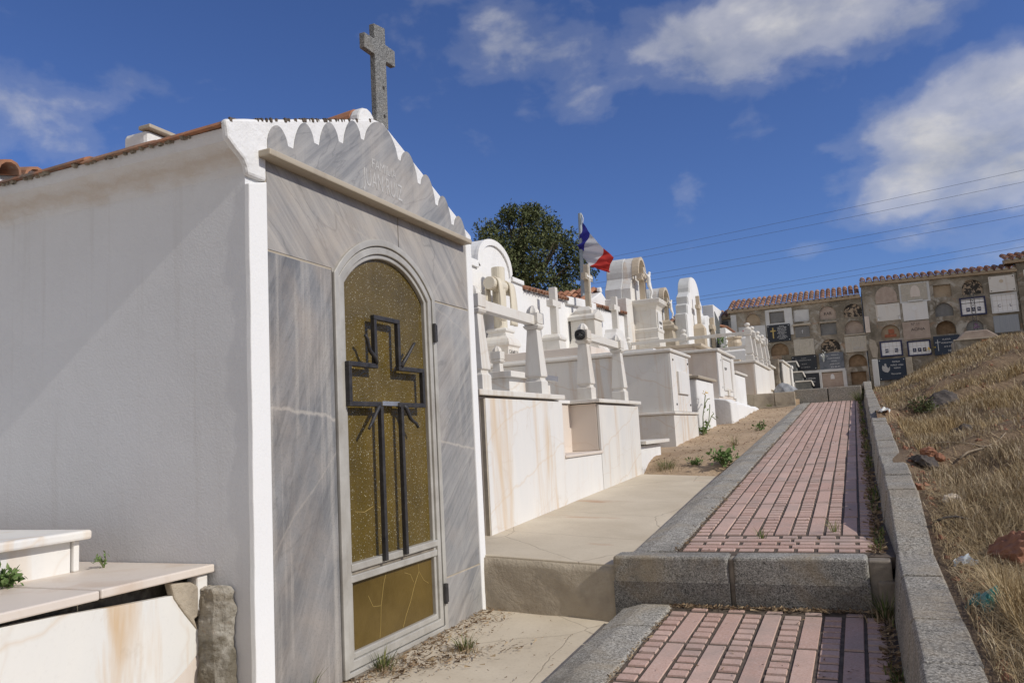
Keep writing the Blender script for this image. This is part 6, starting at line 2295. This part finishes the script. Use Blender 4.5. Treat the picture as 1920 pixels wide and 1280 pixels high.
def hill_things():
    p = at_hill(0.1317, -0.165)
    rock('stone', (p.x + .02, p.y, p.z + .05), (0.15, 0.11, 0.12), M['red_rock'], 'big red brown stone in the dry grass at the right edge', 21, rough=1.0)
    p = at_hill(0.0609, -0.058)
    rock('stone', (p.x, p.y, p.z + .03), (0.12, 0.10, 0.06), M['dark_rock'], 'dark flat stone in the dry grass close to the block wall', 9, rough=1.0)
    spots = [(0.081, 0.015, .42, .26, .17, 'long dark rock outcrop on the slope behind the small green shrub', 5), (0.108, -0.022, .32, .24, .16, 'dark crumbling rock low on the slope right of the shrub', 6), (0.128, -0.012, .30, .2, .14, 'dark rock at the right edge of the dry slope', 12)]
    for (rx, rz, a, b, c, lab, sd) in spots:
        p = at_hill(rx, rz)
        rock('rock_outcrop', (p.x, p.y, p.z - .07), (a, b, c), M['dark_rock'], lab, sd, 'rock', rough=1.0)
    r2 = random.Random(8)
    for i, (rx, rz, lab) in enumerate(((0.075, -0.052, 'small orange stone beside the dark flat stone'), (0.066, -0.047, 'pale reddish stone just behind the dark flat stone'), (0.052, -0.083, 'reddish stone half buried behind the block wall'), (0.085, -0.10, 'flat tan stone in the straw near the block wall'))):
        p = at_hill(rx, rz)
        s = r2.uniform(.045, .075)
        rock('stone', (p.x, p.y, p.z + s * .3), (s, s * .9, s * .7), M['red_rock'] if i != 3 else M['limestone'], lab, 40 + i, rough=1.0)

    def rag(name, rx, rz, m, label, size, seed):
        p = at_hill(rx, rz)
        r3 = random.Random(seed)
        b = MB()
        n = 11
        for i in range(n):
            for j in range(n):
                u, v = i / (n - 1) - .5, j / (n - 1) - .5
                f = 0.30 * math.sin(u * 9 + seed) * math.cos(v * 8) + 0.2 * math.sin(u * 17 + v * 13 + seed)
                b.v.append((p.x + size * (u + .25 * f), p.y + size * .8 * (v + .2 * math.sin(u * 12)), p.z + size * (.32 + .42 * f - 0.8 * (u * u + v * v)) + .01))
        for i in range(n - 1):
            for j in range(n - 1):
                a = i * n + j
                b.f.append((a, a + 1, a + n + 1, a + n))
        o = b.build(name, m, loc=tuple(p))
        tag(o, label, 'litter')
        o.modifiers.new('th', 'SOLIDIFY').thickness = 0.002

    rag('plastic_rag', 0.1104, -0.212, M['plastic_teal'], 'crumpled teal plastic rag in the straw', .17, 2)
    rag('plastic_rag', 0.1400, -0.187, M['plastic_teal'], 'scrap of teal plastic at the right edge of the picture', .09, 5)
    rag('plastic_scrap', 0.0885, -0.166, M['plastic_white'], 'small crumpled whitish plastic scrap in the straw', .10, 7)
    rag('plastic_scrap', 0.0255, 0.0035, M['flower_white'], 'white paper scrap beside the far block wall', .14, 9)
    # sticks lying on the slope
    for i, (rx, rz, dx, dy, lab) in enumerate(((0.062, -0.125, .35, .1, 'dark bent stick lying behind the block wall'), (0.095, -0.06, .4, .5, 'long pale stick across the dry slope'), (0.083, 0.0, .5, .45, 'thin grey stick on the slope under the rock outcrop'), (0.13, -0.045, -.5, .3, 'forked pale twig at the right side of the slope'))):
        p = at_hill(rx, rz)
        pts = []
        for k in range(7):
            s = k / 6
            x, y = p.x + dx * s, p.y + dy * s
            pts.append((x, y, hill_z(x, y) + .03 + .03 * math.sin(s * 5 + i)))
        o = MB().tube(pts, [.009 - .006 * k / 6 for k in range(7)], 5).build('stick', M['dark_rock'] if i == 0 else M['twig'], smooth=True)
        tag(o, lab, 'stick')
    # shrub on the slope
    p = at_hill(0.0622, 0.002)
    t = thing('shrub', 'small dark green shrub on the dry slope', 'shrub', tuple(p))
    pts = []
    for _ in range(70):
        d = Vector((r2.gauss(0, 1), r2.gauss(0, 1), abs(r2.gauss(0, 1)))).normalized()
        pts.append((p + Vector((d.x * .19, d.y * .17, d.z * .17)) * r2.uniform(.5, 1), d))
    leaf_cloud('foliage', pts, M['cypress'], t, .055, 5, 4)
    for k in range(5):
        a = k * 1.3
        MB().tube([tuple(p), (p.x + .1 * math.cos(a), p.y + .1 * math.sin(a), p.z + .12), (p.x + .2 * math.cos(a), p.y + .2 * math.sin(a), p.z + .2)], [.008, .006, .003], 5).build('stem', M['bark'], t)
    # earthen grave on the crest with a thin iron cross
    y = 25.2
    x, z = 3.16, hill_z(3.16, 25.2)
    t = thing('brick_grave', 'weathered brick grave with a lattice iron cross on the crest of the hill', 'grave', (x, y, z))
    MB().box(x - .58, x + .60, y - .4, y + .7, z - .2, z + .20).build('grave_base', M['niche_mortar'], t, bevel=.02)
    MB().prism([(x - .55, z + .20), (x + .52, z + .20), (x + .22, z + .43), (x - .30, z + .43)], y - .32, y + .6, 'y').build('grave_top', M['pink_plaster'], t, bevel=.02)
    MB().box(x + .05, x + .46, y - .408, y - .398, z + .04, z + .16).build('exposed_brick', M['brick_red'], t)
    MB().box(x - .62, x + .64, y - .44, y - .30, z + .18, z + .215).build('grave_ledge', M['joint'], t, bevel=.008)
    c = MB()
    zc = z + .43
    for dx in (-.045, .045):
        c.tube([(x + .0 + dx, y, zc), (x + dx, y, zc + 1.15)], .008, 5)
    for k in range(9):
        zz = zc + .05 + .125 * k
        c.tube([(x - .045, y, zz), (x + .045, y, zz + .11)], .006, 4)
        c.tube([(x + .045, y, zz), (x - .045, y, zz + .11)], .006, 4)
    for dz in (0, .09):
        c.tube([(x - .30, y, zc + .80 + dz), (x + .30, y, zc + .80 + dz)], .008, 5)
    c.build('iron_cross', M['iron'], t)
    leaf_cloud('cloth_bow', [((x + .02, y - .03, zc + .06 + .03 * k), (0, -1, .2)) for k in range(6)], M['purple'], t, .05, 4, 3)


hill_things()


# ------------------------------------------------------------------ weeds, tufts and flowers
def tuft(name, loc, n, h, spread, m, label, seed, dry=0):
    r2 = random.Random(seed)
    t = thing(name, label, 'grass tuft', loc)
    for nm, mm, cnt, hh in (('green_blades', m, n, h), ('dry_blades', 'dry_grass', dry, h * .5)):
        if not cnt:
            continue
        b = MB()
        for _ in range(cnt):
            a = r2.uniform(0, 6.283)
            rr = spread * r2.random() * (.5 if nm == 'green_blades' else 1.3)
            blade(b, loc[0] + rr * math.cos(a), loc[1] + rr * math.sin(a), loc[2], hh * r2.uniform(.4, 1.1), hh * r2.uniform(.2, 1.0), a + r2.uniform(-.5, .5), .0022)
        b.build(nm, M[mm], t)


tuft('grass_tuft', (-2.20, 3.36, -1.07), 80, .10, .09, 'green_grass', 'green grass tuft at the foot of the glass door', 1, 60)
tuft('grass_tuft', (-1.98, 3.78, -1.08), 60, .09, .07, 'green_grass', 'half dried grass tuft on the concrete in front of the mausoleum', 2, 160)
tuft('grass_tuft', (-2.235, 2.86, -1.03), 12, .10, .03, 'green_grass', 'few thin grass blades below the left marble panel', 3)
tuft('grass_tuft', (-2.25, 9.85, -0.52), 160, .16, .22, 'green_grass', 'long green grass where the concrete terrace meets the soil', 4, 120)
tuft('grass_tuft', (-1.62, 11.3, -0.30), 30, .18, .08, 'green_grass', 'thin dry grass beside the kerb on the soil path', 5, 30)
tuft('grass_tuft', (0.0, 19.9, 0.36), 120, .30, .16, 'green_grass', 'dark green grass in the corner where the far step meets the block wall', 6, 20)
tuft('grass_tuft', (-0.62, 5.12, -0.70), 26, .07, .05, 'green_grass', 'sparse green blades in the paving left of centre near the first kerb step', 7)
tuft('grass_tuft', (-0.21, 5.30, -0.685), 16, .11, .04, 'green_grass', 'upright green blades in the paving near the shadow edge', 8)
tuft('grass_tuft', (0.02, 4.44, -0.985), 60, .14, .10, 'green_grass', 'green and straw grass under the right end of the kerb step', 9, 150)
tuft('grass_tuft', (-1.98, 20.1, 0.34), 60, .14, .10, 'green_grass', 'green tuft beside the low white plinth under the stone step', 10)


def leafy_weed(loc, label, n, h, seed, size):
    r2 = random.Random(seed)
    t = thing('leafy_weed', label, 'weed', loc)
    p = Vector(loc)
    pts = []
    for k in range(n):
        a = r2.uniform(0, 6.283)
        e = p + Vector((math.cos(a), math.sin(a), 0)) * h * r2.uniform(.2, .9) + Vector((0, 0, h * r2.uniform(.4, 1.0)))
        MB().tube([tuple(p), tuple((p + e) / 2 + Vector((0, 0, h * .15))), tuple(e)], [.004, .003, .002], 5).build('stem', M['stem'], t)
        for q in range(5):
            s = .4 + .6 * q / 4
            pts.append((p + (e - p) * s + Vector((0, 0, h * .1)), (math.cos(a) * .6, math.sin(a) * .6, .6)))
    leaf_cloud('leaves', pts, M['leaf'], t, size, 3, seed, None, .7)


leafy_weed((-1.56, 9.86, -0.50), 'leafy green weed against the kerb at the end of the concrete', 14, .17, 3, .06)
leafy_weed((-1.92, 9.95, -0.52), 'smaller leafy weed between the grass and the kerb at the terrace end', 8, .12, 4, .045)
leafy_weed((-2.90, 1.99, -0.446), 'green leafy weed on the marble slab at the lower left', 10, .045, 5, .028)
leafy_weed((-2.907, 2.40, -0.446), 'tiny green sprig on the marble slab near the upper block', 3, .05, 6, .018)
leafy_weed((-1.50, 13.5, -0.14), 'little dark weed beside the kerb halfway along the soil path', 5, .12, 7, .05)
leafy_weed((-2.42, 13.55, -0.14), 'low weed at the base of the small whitewashed tomb', 6, .12, 8, .05)


def flower_weed():
    t = thing('flowering_weed', 'tall thin weed with a yellow flower in front of a white tomb', 'weed', (-2.40, 13.45, -0.15))
    S_ = [((-2.40, 13.45, -.15), (-2.40, 13.50, .15), (-2.38, 13.62, .35), (-2.37, 13.72, .52)), ((-2.38, 13.62, .35), (-2.37, 13.90, .45), (-2.36, 14.05, .46)),
          ((-2.40, 13.45, -.15), (-2.37, 13.8, .02), (-2.36, 14.1, .16), (-2.36, 14.35, .20)), ((-2.37, 13.8, .02), (-2.36, 14.0, .3), (-2.36, 14.02, .36)), ((-2.36, 14.1, .16), (-2.36, 14.5, .10))]
    for s in S_:
        MB().tube(s, .008, 5).build('stem', M['stem'], t)
    leaf_cloud('leaves', [((-2.385, 13.5, .02), (0, .3, .5)), ((-2.37, 13.8, .03), (0, -.3, .6)), ((-2.36, 14.4, .14), (0, .5, .4)), ((-2.38, 13.55, .25), (.2, .2, .5))], M['leaf'], t, .07, 5, 2)
    leaf_cloud('petals', [((-2.37, 13.72, .53), (.5, 0, .6)), ((-2.37, 13.73, .54), (.3, .2, .6))], M['flower_yellow'], t, .045, 7, 3)


flower_weed()


def bouquet(loc, label, petal, seed, s=.07, n=10):
    p = Vector(loc)
    r2 = random.Random(seed)
    t = thing('flower_bunch', label, 'flowers', loc)
    L = [(p + Vector((r2.gauss(0, s), r2.gauss(0, s * .4), r2.gauss(0, s))), (0, -1, .4)) for _ in range(n)]
    leaf_cloud('petals', L, M[petal], t, s * .7, 5, seed, None, .9)
    leaf_cloud('leaves', [(q - Vector((0, 0, s * 1.0)), n_) for q, n_ in L], M['leaf'], t, s * .8, 2, seed + 1)
    MB().lathe(p.x, p.y, [(p.z - s * 3.2, s * .35), (p.z - s * 2, s * .5), (p.z - s * .9, s * .42)], 10).build('vase', M['silver'], t)


bouquet((-1.00, 30.33, 2.22), 'white flower bunch on the blue grey plaque', 'flower_white', 1, .06)
bouquet((2.38, 30.25, 2.20), 'yellowish white flowers beside the white tiled niche lettered S F P', 'flower_yellow', 2, .05, 6)
bouquet((-3.20, 26.2, 2.93), 'red flower in a grey vase behind the ball topped pillars', 'flower_red', 3, .06, 5)
bouquet((-4.05, 27.55, 2.85), 'green and white bouquet at the foot of the notched headstone', 'leaf', 4, .10, 12)


def ground_litter():
    r2 = random.Random(17)
    b = MB()

    def speck(x, y, z, L, w):
        a = r2.uniform(0, 6.283)
        dx, dy = math.cos(a) * L, math.sin(a) * L
        px, py = -math.sin(a) * w, math.cos(a) * w
        b.add([(x - px, y - py, z), (x + px, y + py, z), (x + dx + px * .4, y + dy + py * .4, z + r2.uniform(0, L * .5)), (x + dx - px * .4, y + dy - py * .4, z + r2.uniform(0, L * .3))], [(0, 1, 2, 3)])
    zl = lambda x, y: -1.065 - 0.055 * (x + 2.25) + 0.008 * (y - 3.2) + 0.008
    for _ in range(900):
        y = 2.7 + 1.9 * r2.random()
        x = -2.235 + abs(r2.gauss(0, .10))
        speck(x, y, zl(x, y), r2.uniform(.006, .04), r2.uniform(.001, .004))
    for _ in range(420):
        a = r2.gauss(0, .5)
        x, y = -2.0 + .22 * a + r2.gauss(0, .06), 3.55 + .35 * a + r2.gauss(0, .08)
        if -2.24 < x < -1.40 and y < 4.55:
            speck(x, y, zl(x, y), r2.uniform(.006, .04), r2.uniform(.001, .004))
    for _ in range(150):
        x, y = -2.2 + .75 * r2.random(), 2.6 + 1.95 * r2.random()
        speck(x, y, zl(x, y), r2.uniform(.004, .018), r2.uniform(.001, .003))
    # moss and dirt gathered along the paving edges
    for (ya, yb, n) in ((2.2, 4.55, 1000), (4.75, 20.3, 2600)):
        for _ in range(n):
            y = ya * (yb / ya) ** r2.random()
            x = 0.005 + .04 * r2.random() - .02 * r2.random() ** 3
            speck(x, y, walk(y) + .002, r2.uniform(.01, .05), r2.uniform(.001, .004))
            if r2.random() < .45:
                x = -1.052 + .012 * r2.gauss(0, 1)
                speck(x, y, walk(y) + .004, r2.uniform(.006, .03), r2.uniform(.001, .003))
    for _ in range(700):
        x = -1.05 + 1.1 * r2.random()
        y = 4.555 - abs(r2.gauss(0, .03))
        speck(x, y, walk(4.55) + .002, r2.uniform(.01, .04), r2.uniform(.001, .004))
    for _ in range(300):
        x, y = -1.0 + .95 * r2.random(), 2.2 + 12 * r2.random() ** 1.6
        if not 4.5 < y < 4.8:
            speck(x, y, walk(y) + .003, r2.uniform(.006, .03), r2.uniform(.001, .003))
    # crumbs on the soil path
    for _ in range(900):
        x, y = -2.4 + 1.0 * r2.random(), 9.6 + 10 * r2.random() ** 1.3
        speck(x, y, walk(y) - .03 + 0.012 * fnoise(x * 7, y * 6, 4), r2.uniform(.01, .05), r2.uniform(.002, .008))
    tag(b.build('leaf_litter', M['leaf_dry']), kind='stuff')
    g = MB()
    for (ya, yb, n) in ((2.2, 4.5, 260), (4.8, 20.2, 700)):
        for _ in range(n):
            y = ya * (yb / ya) ** r2.random()
            if fnoise(y * 2.1, 0, 3) < -.1:
                continue
            x = .03 + .02 * r2.gauss(0, 1)
            blade(g, min(x, .06), y, walk(y) - .005, r2.uniform(.02, .07), r2.uniform(.01, .05), r2.uniform(0, 6.28), .002 + .0003 * y)
    tag(g.build('joint_grass', M['green_grass']), kind='stuff')


ground_litter()
